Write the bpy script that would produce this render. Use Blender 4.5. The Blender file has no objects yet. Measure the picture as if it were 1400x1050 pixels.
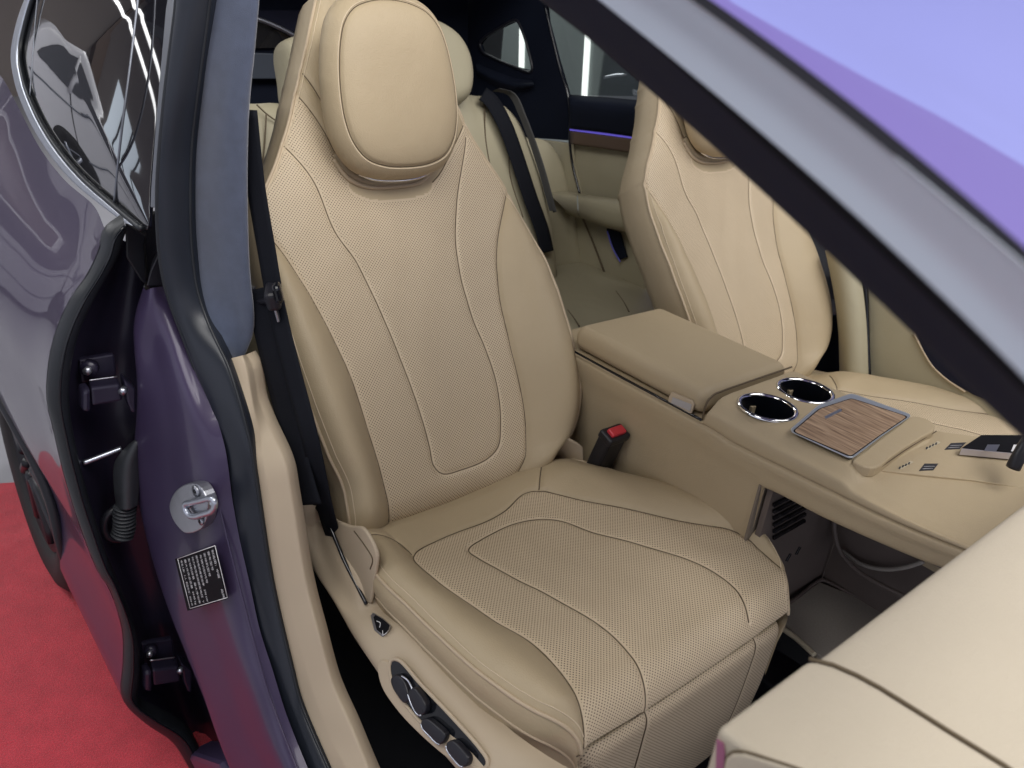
import bpy, bmesh, math, random
import numpy as np
from mathutils import Vector, Matrix, Euler

random.seed(4)
S = bpy.context.scene
COL = S.collection

# ------------------------------------------------------------------ camera
CAM = np.array([0.989, -0.778, 1.283])
YAW, PITCH, ROLL, FPX = math.radians(137.862), math.radians(-25.986), math.radians(6.411), 1123.34
def _axes():
    f = np.array([math.cos(YAW)*math.cos(PITCH), math.sin(YAW)*math.cos(PITCH), math.sin(PITCH)])
    r = np.cross(f, [0, 0, 1]); r /= np.linalg.norm(r); u = np.cross(r, f)
    return np.array([r*math.cos(ROLL)+u*math.sin(ROLL), -r*math.sin(ROLL)+u*math.cos(ROLL), f])
AX = _axes()
cd = bpy.data.cameras.new('camera'); cam = bpy.data.objects.new('camera', cd); COL.objects.link(cam)
cd.sensor_width = 36; cd.lens = FPX/1400*36; cd.clip_start = .02; cd.clip_end = 200
cd.dof.use_dof = True; cd.dof.focus_distance = 1.25; cd.dof.aperture_fstop = 9.0
cam.matrix_world = Matrix([[AX[0][i], AX[1][i], -AX[2][i], CAM[i]] for i in range(3)] + [[0, 0, 0, 1]])
S.camera = cam

# ------------------------------------------------------------------ world, lamps, exposure
W = bpy.data.worlds.new('World'); S.world = W; W.use_nodes = True
W.node_tree.nodes['Background'].inputs[0].default_value = (.80, .82, .95, 1)
W.node_tree.nodes['Background'].inputs[1].default_value = 0.72
S.view_settings.view_transform = 'Standard'; S.view_settings.look = 'None'
S.view_settings.exposure = 0.37; S.view_settings.gamma = 1
def lamp(name, loc, aim, sx, sy, power, color=(1, 1, 1)):
    d = bpy.data.lights.new(name, 'AREA'); d.shape = 'RECTANGLE'; d.size = sx; d.size_y = sy
    d.energy = power; d.color = color
    o = bpy.data.objects.new(name, d); COL.objects.link(o); o.location = loc
    o.rotation_euler = (Vector(aim)-Vector(loc)).to_track_quat('-Z', 'Y').to_euler()
    return o
lamp('ceiling_lamp', (1.15, -.95, 3.2), (.25, .1, .4), 3.2, 1.8, 74, (1, .98, .95))
lamp('ceiling_lamp', (1.3, .75, 3.25), (.3, .3, .4), 2.6, 2.2, 92, (1, .98, .96))
lamp('ceiling_lamp', (-4.6, 2.2, 3.1), (-3.4, 3.2, .6), 1.5, 1.0, 90, (1, 1, 1))
for _x, _y in ((-2.6, -2.2), (-2.6, -3.3), (-5.4, -2.2), (-5.4, -3.3)):
    lamp('ceiling_tube', (_x, _y, 3.2), (_x, _y, 0), 2.4, .09, 26, (1, 1, 1))
try:
    S.cycles.max_bounces = 8; S.cycles.sample_clamp_indirect = 4; S.cycles.caustics_reflective = False
    S.cycles.use_denoising = True
except Exception: pass

# ------------------------------------------------------------------ pixel -> real point on a stated plane
def ray(px):
    return AX.T @ np.array([(px[0]-700)/FPX, (525-px[1])/FPX, 1.0])
def on(px, n, c):
    d = ray(px); n = np.array(n, float); return CAM + d*((c-n@CAM)/(n@d))
def PX(px, x): return on(px, (1, 0, 0), x)
def PY(px, y): return on(px, (0, 1, 0), y)
def PZ(px, z): return on(px, (0, 0, 1), z)
def LX(L, x): return np.array([PX(q, x if not hasattr(x, '__len__') else x[i]) for i, q in enumerate(L)])
def LY(L, y): return np.array([PY(q, y if not hasattr(y, '__len__') else y[i]) for i, q in enumerate(L)])
def LZ(L, z): return np.array([PZ(q, z if not hasattr(z, '__len__') else z[i]) for i, q in enumerate(L)])

# ------------------------------------------------------------------ curve helpers
def spline(P, n, closed=False):
    P = np.array(P, float)
    if closed: P = np.vstack([P[-2:], P, P[:3]]) if False else P
    m = len(P)
    if m == 2: return P[0] + (P[1]-P[0])*np.linspace(0, 1, n)[:, None]
    if closed:
        Q = np.vstack([P[-1:], P, P[:2]]); segs = m
    else:
        Q = np.vstack([2*P[0]-P[1], P, 2*P[-1]-P[-2]]); segs = m-1
    out = []
    for i in range(segs):
        p0, p1, p2, p3 = Q[i:i+4]
        # centripetal Catmull-Rom
        d1 = max(np.linalg.norm(p1-p0), 1e-6)**.5; d2 = max(np.linalg.norm(p2-p1), 1e-6)**.5; d3 = max(np.linalg.norm(p3-p2), 1e-6)**.5
        m1 = ((p1-p0)/d1-(p2-p0)/(d1+d2)+(p2-p1)/d2)*d2; m2 = ((p2-p1)/d2-(p3-p1)/(d2+d3)+(p3-p2)/d3)*d2
        t = np.linspace(0, 1, 17)[:-1, None]
        out.append((2*t**3-3*t**2+1)*p1+(t**3-2*t**2+t)*m1+(-2*t**3+3*t**2)*p2+(t**3-t**2)*m2)
    out = np.vstack(out+[Q[-2:-1] if not closed else P[:1]])
    s = np.concatenate([[0], np.cumsum(np.linalg.norm(np.diff(out, axis=0), axis=1))])
    if closed: tt = np.linspace(0, s[-1], n+1)[:-1]
    else: tt = np.linspace(0, s[-1], n)
    return np.stack([np.interp(tt, s, out[:, k]) for k in range(out.shape[1])], 1)
def seg_spline(P, k):
    P = np.array(P, float); Q = np.vstack([2*P[0]-P[1], P, 2*P[-1]-P[-2]]); out = []
    for i in range(len(P)-1):
        p0, p1, p2, p3 = Q[i:i+4]
        d1 = max(np.linalg.norm(p1-p0), 1e-6)**.5; d2 = max(np.linalg.norm(p2-p1), 1e-6)**.5; d3 = max(np.linalg.norm(p3-p2), 1e-6)**.5
        m1 = ((p1-p0)/d1-(p2-p0)/(d1+d2)+(p2-p1)/d2)*d2; m2 = ((p2-p1)/d2-(p3-p1)/(d2+d3)+(p3-p2)/d3)*d2
        t = (np.arange(k)/k)[:, None]
        out.append((2*t**3-3*t**2+1)*p1+(t**3-2*t**2+t)*m1+(-2*t**3+3*t**2)*p2+(t**3-t**2)*m2)
    return np.vstack(out+[P[-1:]])
def table(T):
    T = sorted(T); a = np.array([t[0] for t in T], float); b = np.array([t[1] for t in T], float)
    m = np.zeros(len(a)); h = np.diff(a); d = np.diff(b)/h
    for i in range(1, len(a)-1):
        m[i] = 0 if d[i-1]*d[i] <= 0 else 3*(h[i-1]+h[i])/((2*h[i]+h[i-1])/d[i-1]+(h[i]+2*h[i-1])/d[i])
    m[0], m[-1] = d[0], d[-1]
    def f(x):
        x = np.clip(np.asarray(x, float), a[0], a[-1]); i = np.clip(np.searchsorted(a, x)-1, 0, len(h)-1)
        t = (x-a[i])/h[i]
        return (2*t**3-3*t**2+1)*b[i]+(t**3-2*t**2+t)*h[i]*m[i]+(-2*t**3+3*t**2)*b[i+1]+(t**3-t**2)*h[i]*m[i+1]
    return f
def polydist(P, L):          # distance of points P(n,2) to polyline L(m,2)
    best = np.full(len(P), 9.0)
    for a, b in zip(L[:-1], L[1:]):
        ab = b-a; t = np.clip(((P-a)@ab)/max(ab@ab, 1e-12), 0, 1)
        best = np.minimum(best, np.hypot(*(P-a-t[:, None]*ab).T))
    return best
def inside(P, L):
    x, y = P[:, 0], P[:, 1]; r = np.zeros(len(P), bool); j = len(L)-1
    for i in range(len(L)):
        a, b = L[i], L[j]
        c = ((a[1] > y) != (b[1] > y)) & (x < (b[0]-a[0])*(y-a[1])/((b[1]-a[1]) or 1e-12)+a[0]); r ^= c; j = i
    return r

# ------------------------------------------------------------------ object helpers
def thing(name, label, cat, loc=(0, 0, 0), group=None):
    o = bpy.data.objects.new(name, None); COL.objects.link(o); o.location = loc; o.empty_display_size = .1
    o['label'] = label; o['category'] = cat
    if group: o['group'] = group
    return o
def link(name, me, mat, parent=None, smooth=True):
    o = bpy.data.objects.new(name, me); COL.objects.link(o)
    if mat: me.materials.append(mat)
    if smooth: me.polygons.foreach_set('use_smooth', [True]*len(me.polygons))
    if parent is not None:
        o.parent = parent
        t = parent
        off = Vector((0, 0, 0))
        while t is not None: off += t.location; t = t.parent
        o.location = -off
    return o
def mesh(name, verts, faces, mat, parent=None, smooth=True, uv=None):
    me = bpy.data.meshes.new(name); me.from_pydata([tuple(v) for v in verts], [], [tuple(f) for f in faces])
    if uv is not None:
        l = me.uv_layers.new(name='UVMap'); idx = np.zeros(len(me.loops), int); me.loops.foreach_get('vertex_index', idx)
        l.data.foreach_set('uv', np.asarray(uv, float)[idx].ravel())
    me.validate(); me.update()
    return link(name, me, mat, parent, smooth)
def fixn(o):
    bm = bmesh.new(); bm.from_mesh(o.data); bmesh.ops.recalc_face_normals(bm, faces=bm.faces); bm.to_mesh(o.data); bm.free(); return o
def solid(o, t, off=-1, bevel=0, seg=2):
    m = o.modifiers.new('solid', 'SOLIDIFY'); m.thickness = t; m.offset = off
    if bevel: bev(o, bevel, seg)
    return o
def bev(o, w, seg=2, ang=35):
    b = o.modifiers.new('bevel', 'BEVEL'); b.width = w; b.segments = seg; b.limit_method = 'ANGLE'; b.angle_limit = math.radians(ang)
    return o
def gridmesh(name, G, mat, parent=None, uv=None, mask=None, closed=False, flip=False, attr=None):
    R, C = G.shape[:2]
    CC = C if closed else C-1
    i, j = np.meshgrid(np.arange(R-1), np.arange(CC), indexing='ij')
    j2 = (j+1) % C
    F = np.stack([i*C+j, i*C+j2, (i+1)*C+j2, (i+1)*C+j], -1).reshape(-1, 4)
    if flip: F = F[:, ::-1]
    V = G.reshape(-1, 3); U = None if uv is None else uv.reshape(-1, 2); A = None if attr is None else attr.ravel()
    if mask is not None:
        F = F[mask.ravel()]
        used = np.unique(F); rm = np.full(len(V), -1); rm[used] = np.arange(len(used)); F = rm[F]; V = V[used]
        if U is not None: U = U[used]
        if A is not None: A = A[used]
    o = mesh(name, V, F.tolist(), mat, parent, True, U)
    if A is not None:
        at = o.data.attributes.new('perf', 'FLOAT', 'POINT'); at.data.foreach_set('value', A.astype(float))
    return o
def loft(name, rails, mat, parent=None, n=60, m=6, thick=0, flip=False, off=-1, bevel=0, straight=False):
    """skin through several long rails (each a list of points), smooth both ways"""
    R = [spline(r, n) for r in rails]
    G = np.stack(R, 1)                       # n, k, 3
    G2 = G if straight else np.stack([spline(G[i], (len(rails)-1)*m+1) if len(rails) > 2 else spline(G[i], m+1) for i in range(n)], 0)
    uu = np.linspace(0, 1, G2.shape[1]); vv = np.linspace(0, 1, n)
    uv = np.stack(np.meshgrid(uu, vv), -1)
    o = gridmesh(name, G2, mat, parent, uv=uv, flip=flip)
    if thick: solid(o, thick, off, bevel)
    return o
def tube(name, P, r, mat, parent=None, n=80, k=8, closed=False, flat=1.0, raw=False, updir=None):
    """round (or flattened) bar through the points"""
    Q = np.array(P, float) if raw else spline(P, n, closed)
    n = len(Q)
    T = np.gradient(Q, axis=0) if not closed else np.roll(Q, -1, 0)-np.roll(Q, 1, 0)
    T /= np.maximum(np.linalg.norm(T, axis=1), 1e-9)[:, None]
    rr = np.broadcast_to(np.asarray(r, float), (n,)) if not hasattr(r, '__call__') else np.array([r(t) for t in np.linspace(0, 1, n)])
    up = np.array([0.31, .17, .93]) if updir is None else np.array(updir, float)
    up = up-(up@T[0])*T[0]; up /= np.linalg.norm(up)
    G = np.zeros((n, k, 3))
    for i in range(n):
        if updir is not None: up = np.array(updir, float)
        up = up-(up@T[i])*T[i]; up /= np.linalg.norm(up); sd = np.cross(T[i], up)
        for j in range(k):
            a = 2*math.pi*j/k
            G[i, j] = Q[i]+rr[i]*(math.cos(a)*sd+math.sin(a)*up*flat)
    V = G.reshape(-1, 3).tolist(); F = []
    for i in range(n if closed else n-1):
        i2 = (i+1) % n
        for j in range(k): F.append((i*k+j, i*k+(j+1) % k, i2*k+(j+1) % k, i2*k+j))
    if not closed: F += [tuple(range(k))[::-1], tuple((n-1)*k+j for j in range(k))]
    return mesh(name, V, F, mat, parent)
def plate(name, P, vec, mat, parent=None, bevel=.002, seg=2, smooth=False):
    """closed outline of points pushed along vec into a solid slab"""
    P = np.array(P, float); vec = np.array(vec, float); n = len(P)
    V = np.vstack([P, P+vec]); F = [tuple(range(n)), tuple(range(2*n-1, n-1, -1))]+[(i, i+n, (i+1) % n+n, (i+1) % n) for i in range(n)]
    o = fixn(mesh(name, V, F, mat, parent, smooth))
    if bevel: bev(o, bevel, seg)
    return o
def box(name, c, s, mat, parent=None, bevel=.003, rot=None, seg=3):
    c = np.array(c, float); h = np.array(s, float)/2
    V = np.array([[x, y, z] for x in (-1, 1) for y in (-1, 1) for z in (-1, 1)])*h
    if rot is not None: V = V@np.array(Euler(rot).to_matrix()).T
    F = [(0, 1, 3, 2), (4, 6, 7, 5), (0, 4, 5, 1), (2, 3, 7, 6), (0, 2, 6, 4), (1, 5, 7, 3)]
    o = fixn(mesh(name, V+c, F, mat, parent, False))
    if bevel: bev(o, bevel, seg)
    return o
def pillow(name, out2, O, U, V, N, hf, hb, mat, parent=None, rings=26, n=120, p=4.0, groove=None, q=.5, bulge=0, split=None):
    """cushion: smooth outline in a plane (U,V), domed to the front (hf) and back (hb)"""
    L = spline(out2, n, True); c = L.mean(0); O, U, V, N = (np.array(a, float) for a in (O, U, V, N))
    rr = 1-(1-np.linspace(0, 1, rings))**1.7
    G = []
    for sgn, h in ((1, hf), (-1, hb)):
        for r in (rr if sgn > 0 else rr[::-1][1:]):
            z = h*(max(0, 1-r**p))**q*sgn
            if sgn > 0:
                z += bulge*(1-r*r)
                if groove: z -= .0035*math.exp(-((r-groove)/.016)**2)
            P = c+(L-c)*r
            G.append(O+P[:, :1]*U+P[:, 1:]*V+z*N)
    G = np.array(G)
    return gridmesh(name, G, mat, parent, closed=True, flip=True), L, c

# ------------------------------------------------------------------ materials
MAT = {}
def M(name): return MAT[name]
def newmat(name, color, rough=.5, metal=0, coat=0, coat_rough=.05, spec=.5, var=0, vscale=40, bump=0, bscale=300, vcol=None, emit=0, sheen=0, trans=0, bdist=.001, ior=1.45):
    m = bpy.data.materials.new(name); m.use_nodes = True; nt = m.node_tree; b = nt.nodes['Principled BSDF']
    b.inputs['Base Color'].default_value = (*color, 1); b.inputs['Roughness'].default_value = rough; b.inputs['Metallic'].default_value = metal
    b.inputs['Coat Weight'].default_value = coat; b.inputs['Coat Roughness'].default_value = coat_rough
    b.inputs['Specular IOR Level'].default_value = spec; b.inputs['Sheen Weight'].default_value = sheen
    b.inputs['Transmission Weight'].default_value = trans; b.inputs['IOR'].default_value = ior
    if emit: b.inputs['Emission Color'].default_value = (*color, 1); b.inputs['Emission Strength'].default_value = emit
    tc = nt.nodes.new('ShaderNodeTexCoord')
    if var:
        nz = nt.nodes.new('ShaderNodeTexNoise'); nz.inputs['Scale'].default_value = vscale; nz.inputs['Detail'].default_value = 6
        nt.links.new(tc.outputs['Object'], nz.inputs['Vector'])
        mx = nt.nodes.new('ShaderNodeMix'); mx.data_type = 'RGBA'
        d = vcol or tuple(c*(1-var) for c in color); e = tuple(min(1, c*(1+var)) for c in color) if not vcol else color
        mx.inputs['A'].default_value = (*d, 1); mx.inputs['B'].default_value = (*e, 1)
        nt.links.new(nz.outputs['Fac'], mx.inputs['Factor']); nt.links.new(mx.outputs['Result'], b.inputs['Base Color'])
        r2 = nt.nodes.new('ShaderNodeMapRange'); r2.inputs['To Min'].default_value = max(0, rough-.06); r2.inputs['To Max'].default_value = rough+.06
        nt.links.new(nz.outputs['Fac'], r2.inputs['Value']); nt.links.new(r2.outputs['Result'], b.inputs['Roughness'])
    if bump:
        n2 = nt.nodes.new('ShaderNodeTexNoise'); n2.inputs['Scale'].default_value = bscale; n2.inputs['Detail'].default_value = 4
        nt.links.new(tc.outputs['Object'], n2.inputs['Vector'])
        bp = nt.nodes.new('ShaderNodeBump'); bp.inputs['Strength'].default_value = bump; bp.inputs['Distance'].default_value = bdist
        nt.links.new(n2.outputs['Fac'], bp.inputs['Height']); nt.links.new(bp.outputs['Normal'], b.inputs['Normal'])
    MAT[name] = m
    return m
def leather(name, color, perf=False, rough=.52):
    m = newmat(name, color, rough, var=.07, vscale=6, spec=.42)
    nt = m.node_tree; b = nt.nodes['Principled BSDF']; tc = [n for n in nt.nodes if n.type == 'TEX_COORD'][0]
    vo = nt.nodes.new('ShaderNodeTexVoronoi'); vo.inputs['Scale'].default_value = 620; nt.links.new(tc.outputs['Object'], vo.inputs['Vector'])
    nz = nt.nodes.new('ShaderNodeTexNoise'); nz.inputs['Scale'].default_value = 26; nz.inputs['Detail'].default_value = 5; nt.links.new(tc.outputs['Object'], nz.inputs['Vector'])
    ad = nt.nodes.new('ShaderNodeMath'); ad.operation = 'MULTIPLY_ADD'; ad.inputs[1].default_value = 6.0
    nt.links.new(nz.outputs['Fac'], ad.inputs[0]); nt.links.new(vo.outputs['Distance'], ad.inputs[2])
    bp = nt.nodes.new('ShaderNodeBump'); bp.inputs['Strength'].default_value = .32; bp.inputs['Distance'].default_value = .0008
    nt.links.new(ad.outputs[0], bp.inputs['Height']); nt.links.new(bp.outputs['Normal'], b.inputs['Normal'])
    if perf:
        uvn = nt.nodes.new('ShaderNodeUVMap'); uvn.uv_map = 'UVMap'
        def vm(op, a, v=None):
            n = nt.nodes.new('ShaderNodeVectorMath'); n.operation = op; nt.links.new(a, n.inputs[0])
            if v is not None: n.inputs[1].default_value = v
            return n
        s = vm('SCALE', uvn.outputs[0]); s.inputs['Scale'].default_value = 1/.0057
        ds = []
        for off in ((0, 0, 0), (.5, .5, 0)):
            f = vm('FRACTION', vm('ADD', s.outputs[0], off).outputs[0]); l = vm('SUBTRACT', f.outputs[0], (.5, .5, 0))
            ln = nt.nodes.new('ShaderNodeVectorMath'); ln.operation = 'LENGTH'; nt.links.new(l.outputs[0], ln.inputs[0]); ds.append(ln.outputs['Value'])
        mn = nt.nodes.new('ShaderNodeMath'); mn.operation = 'MINIMUM'; nt.links.new(ds[0], mn.inputs[0]); nt.links.new(ds[1], mn.inputs[1])
        mr = nt.nodes.new('ShaderNodeMapRange'); mr.inputs['From Min'].default_value = .12; mr.inputs['From Max'].default_value = .20; mr.inputs['To Min'].default_value = 1; mr.inputs['To Max'].default_value = 0
        nt.links.new(mn.outputs[0], mr.inputs['Value'])
        at = nt.nodes.new('ShaderNodeAttribute'); at.attribute_name = 'perf'
        mr2 = nt.nodes.new('ShaderNodeMapRange'); mr2.inputs['From Min'].default_value = .0034; mr2.inputs['From Max'].default_value = .0046; nt.links.new(at.outputs['Fac'], mr2.inputs['Value'])
        mu = nt.nodes.new('ShaderNodeMath'); mu.operation = 'MULTIPLY'; nt.links.new(mr.outputs[0], mu.inputs[0]); nt.links.new(mr2.outputs[0], mu.inputs[1])
        old = b.inputs['Base Color'].links[0].from_socket
        mx = nt.nodes.new('ShaderNodeMix'); mx.data_type = 'RGBA'; nt.links.new(mu.outputs[0], mx.inputs['Factor']); nt.links.new(old, mx.inputs['A']); mx.inputs['B'].default_value = (.075, .055, .035, 1)
        nt.links.new(mx.outputs['Result'], b.inputs['Base Color'])
    return m
BEIGE = (.415, .332, .215)
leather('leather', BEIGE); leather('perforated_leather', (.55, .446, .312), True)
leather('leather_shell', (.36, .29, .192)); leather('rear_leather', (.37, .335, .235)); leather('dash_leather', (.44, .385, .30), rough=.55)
newmat('beige_plastic', (.46, .375, .27), .62, var=.04, vscale=14, bump=.12, bscale=900, bdist=.0004)
newmat('thread', (.11, .082, .05), .8); newmat('stitch', (.58, .48, .34), .6); newmat('piping', (.46, .365, .25), .45)
newmat('purple_paint', (.040, .025, .066), .35, .25, coat=.62, coat_rough=.02, var=.08, vscale=3)
newmat('purple_inner', (.046, .033, .078), .42, .1, coat=.3, coat_rough=.08, var=.1, vscale=5)
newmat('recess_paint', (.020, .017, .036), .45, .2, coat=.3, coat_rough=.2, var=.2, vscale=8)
newmat('rubber', (.012, .014, .018), .42, var=.15, vscale=30, bump=.1, bscale=500)
newmat('seal_rubber', (.014, .017, .025), .34, var=.1, vscale=20, bump=.06, bscale=200)
newmat('gloss_black', (.006, .007, .010), .08, spec=.6); newmat('black_plastic', (.012, .012, .017), .38, var=.2, vscale=30, bump=.1, bscale=800)
newmat('suede', (.058, .072, .115), .95, var=.28, vscale=60, bump=.5, bscale=900, sheen=.6)
newmat('navy_trim', (.0045, .007, .016), .8, spec=.2, var=.2, vscale=20, bump=.2, bscale=600)
newmat('pillar_trim', (.012, .013, .026), .8, spec=.2, var=.15, vscale=30, bump=.1, bscale=900)
newmat('dark_carpet', (.006, .007, .010), .95, var=.4, vscale=400, bump=.6, bscale=700)
newmat('belt_web', (.006, .007, .011), .8, spec=.2, bump=.4, bscale=600)
newmat('chrome', (.82, .83, .86), .10, 1.0); newmat('satin_silver', (.52, .55, .62), .32, .9); newmat('steel', (.42, .43, .47), .33, .9, var=.12, vscale=60)
newmat('silver_trim', (.60, .66, .76), .36, .25, coat=.3, coat_rough=.15, var=.03, vscale=6)
newmat('red_plastic', (.62, .045, .06), .35); newmat('grey_mat', (.33, .30, .265), .85, var=.2, vscale=300, bump=.3, bscale=600)
newmat('bin_plastic', (.125, .10, .088), .6, var=.15, vscale=30); newmat('dark_glass', (.012, .012, .016), .03, spec=.7, coat=1, coat_rough=.0)
newmat('window_glass', (.75, .8, .8), .0, trans=1.0, ior=1.02)
newmat('lilac_reflection', (.25, .27, .62), .3, .0, coat=.35, coat_rough=.06); newmat('frit', (.135, .105, .32), .4, .0, spec=.3); newmat('taupe', (.17, .14, .11), .7); newmat('matt_black', (.008, .008, .012), .9, spec=.1)  # windscreen and frit: lilac reflection of the hall put into the base colour
newmat('pad_rubber', (.50, .44, .32), .6, var=.04, vscale=30); newmat('label_black', (.006, .006, .008), .7, spec=.15); newmat('label_white', (.68, .68, .70), .5)
newmat('icon_black', (.03, .03, .035), .5); newmat('ambient_light', (.14, .11, .62), 1.0, spec=0, emit=.35); newmat('belt_grey', (.05, .05, .05), .8); newmat('tyre', (.014, .014, .015), .7, bump=.2, bscale=200)
newmat('grey_wall', (.17, .19, .19), .7, var=.08, vscale=2); newmat('tube_light', (1, 1, .98), .5, emit=1.6); newmat('concrete', (.36, .36, .39), .5, var=.08, vscale=3)
newmat('dark_body', (.012, .013, .017), .15, .2, coat=1); newmat('white_body', (.62, .62, .66), .3, coat=.6)
newmat('brown_trim', (.10, .065, .045), .5); newmat('carpet_reflection', (.27, .09, .16), .5)
def wood():
    m = newmat('walnut', (.2, .1, .05), .42); nt = m.node_tree; b = nt.nodes['Principled BSDF']; tc = [n for n in nt.nodes if n.type == 'TEX_COORD'][0]
    mp = nt.nodes.new('ShaderNodeMapping'); mp.inputs['Scale'].default_value = (14, 150, 20); mp.inputs['Rotation'].default_value = (0, 0, .25); nt.links.new(tc.outputs['Object'], mp.inputs['Vector'])
    n1 = nt.nodes.new('ShaderNodeTexNoise'); n1.inputs['Scale'].default_value = 1.2; n1.inputs['Detail'].default_value = 7; n1.inputs['Distortion'].default_value = .8; nt.links.new(mp.outputs[0], n1.inputs['Vector'])
    cr = nt.nodes.new('ShaderNodeValToRGB'); e = cr.color_ramp.elements; e[0].position = .32; e[0].color = (.16, .095, .055, 1); e[1].position = .66; e[1].color = (.45, .32, .215, 1)
    nt.links.new(n1.outputs['Fac'], cr.inputs[0]); nt.links.new(cr.outputs[0], b.inputs['Base Color'])
wood()
def carpet():
    m = newmat('red_carpet', (.40, .020, .035), .95, sheen=.3); nt = m.node_tree; b = nt.nodes['Principled BSDF']; tc = [n for n in nt.nodes if n.type == 'TEX_COORD'][0]
    n1 = nt.nodes.new('ShaderNodeTexNoise'); n1.inputs['Scale'].default_value = 22; n1.inputs['Detail'].default_value = 10; nt.links.new(tc.outputs['Object'], n1.inputs['Vector'])
    n2 = nt.nodes.new('ShaderNodeTexNoise'); n2.inputs['Scale'].default_value = 420; n2.inputs['Detail'].default_value = 3; nt.links.new(tc.outputs['Object'], n2.inputs['Vector'])
    ml = nt.nodes.new('ShaderNodeMath'); ml.operation = 'MULTIPLY_ADD'; ml.inputs[1].default_value = .35; nt.links.new(n1.outputs['Fac'], ml.inputs[0]); nt.links.new(n2.outputs['Fac'], ml.inputs[2])
    cr = nt.nodes.new('ShaderNodeValToRGB'); e = cr.color_ramp.elements; e[0].position = .45; e[0].color = (.36, .016, .030, 1); e[1].position = .92; e[1].color = (.72, .048, .078, 1)
    nt.links.new(ml.outputs[0], cr.inputs[0]); nt.links.new(cr.outputs[0], b.inputs['Base Color'])
    bp = nt.nodes.new('ShaderNodeBump'); bp.inputs['Strength'].default_value = .8; bp.inputs['Distance'].default_value = .004; nt.links.new(n2.outputs['Fac'], bp.inputs['Height']); nt.links.new(bp.outputs['Normal'], b.inputs['Normal'])
carpet()
newmat('hall_light', (1, 1, 1), .5, emit=3); newmat('frame_silver', (.50, .54, .59), .28, .6); newmat('dull_silver', (.16, .17, .20), .35, .6); newmat('dark_ceiling', (.045, .045, .05), .8, var=.3, vscale=1.5); newmat('boot_rubber', (.032, .035, .041), .5, var=.2, vscale=40); newmat('panel_glow', (.80, .90, 1.0), .5, emit=.8); newmat('back_wall', (.22, .19, .175), .8, var=.1, vscale=.7); newmat('lilac_wall', (.50, .50, .80), .7, var=.05, vscale=.8); newmat('satin_grey', (.42, .41, .42), .4, .2); newmat('cup_black', (.004, .005, .009), .3); newmat('card_silver', (.62, .60, .66), .3, .7)
newmat('ambient_dim', (.12, .12, .45), .7, spec=.1, emit=.04); newmat('shelf_blue', (.045, .055, .075), .6)
def tinted():
    m = bpy.data.materials.new('tint_glass'); m.use_nodes = True; nt = m.node_tree; nt.nodes.remove(nt.nodes['Principled BSDF'])
    t = nt.nodes.new('ShaderNodeBsdfTransparent'); t.inputs[0].default_value = (.68, .71, .70, 1)
    g = nt.nodes.new('ShaderNodeBsdfGlossy'); g.inputs['Roughness'].default_value = .02
    x = nt.nodes.new('ShaderNodeMixShader'); x.inputs[0].default_value = .05
    nt.links.new(t.outputs[0], x.inputs[1]); nt.links.new(g.outputs[0], x.inputs[2]); nt.links.new(x.outputs[0], nt.nodes['Material Output'].inputs['Surface'])
    MAT['tint_glass'] = m
tinted()
# ------------------------------------------------------------------ the front seat
SO, SV, SN = np.array([.03, 0, .48]), np.array([-.502, 0, .865]), np.array([.865, 0, .502]); SU = np.array([0, 1., 0])
def SUV(L, n=0.0):
    out = []
    for i, q in enumerate(L):
        nn = n[i] if hasattr(n, '__len__') else n
        d = on(q, SN, SN@SO+nn)-SO; out.append((d[1], d@SV))
    return np.array(out)
seamL = SUV([(350, 285), (361, 303), (400, 360), (440, 430), (475, 510), (500, 590), (522, 660), (536, 715), (545, 745)], .01)
seamR = SUV([(712, 240), (701, 258), (684, 321), (683, 393), (693, 464), (711, 548), (716, 586), (717, 623), (713, 640), (706, 665)], .01)
pipL = SUV([(438, 14), (418, 69), (406, 123), (391, 183), (376, 228), (361, 268), (358, 300), (384, 421), (401, 487), (416, 537), (444, 620), (467, 677), (476, 717)],
           [0, 0, 0, 0, 0, .005, .01, .03, .033, .035, .03, .02, .02])
fsL, fsR = table([(v, u) for u, v in seamL]), table([(v, u) for u, v in seamR])
_l = [(v, u) for u, v in pipL if v > -.01]
fL = table([(-.09, -.225), (-.03, -.236)]+[t for t in _l if t[0] < .80]+[(.87, -.055)])
fR = table([(-.09, .17), (-.03, .185), (0.0, .205), (.025, .245), (.06, .270), (.10, .283), (.145, .290), (.245, .297), (.335, .298), (.427, .281), (.506, .255), (.575, .219), (.619, .198), (.68, .180), (.743, .160), (.80, .125), (.87, .07)])
fb = table([(-.09, .02), (-.02, .035), (.04, .046), (.12, .054), (.25, .048), (.36, .036), (.45, .018), (.52, .004), (.6, 0), (.9, 0)])
inner = SUV([(376, 178), (390, 200), (428, 250), (458, 316), (490, 361), (518, 421), (547, 498), (564, 548), (584, 614), (590, 637), (603, 648), (630, 642), (664, 627), (677, 610), (679, 586), (673, 528), (658, 476), (644, 436), (630, 378), (624, 330), (624, 287), (627, 250), (637, 188)], 0)
inner = spline(inner, 150)
w1 = spline(SUV([(411, 95), (440, 143), (468, 190)], 0), 20)
w2L = SUV([(406, 127), (439, 177), (459, 211), (479, 232)], 0)
w2 = spline(w2L, 24)
w2R = spline(np.array([(.205, .660), (.150, .600), (.105, .550), (.085, .535)]), 24)
sL, sR = spline(seamL, 80), spline(seamR, 80)
sL = sL[sL[:, 1] < .50]; sR = sR[sR[:, 1] < .515]
recess = spline(np.array([w2[-1], (-.085, .535), (-.055, .515), (.02, .510), (.07, .518), w2R[-1]]), 30)
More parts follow.
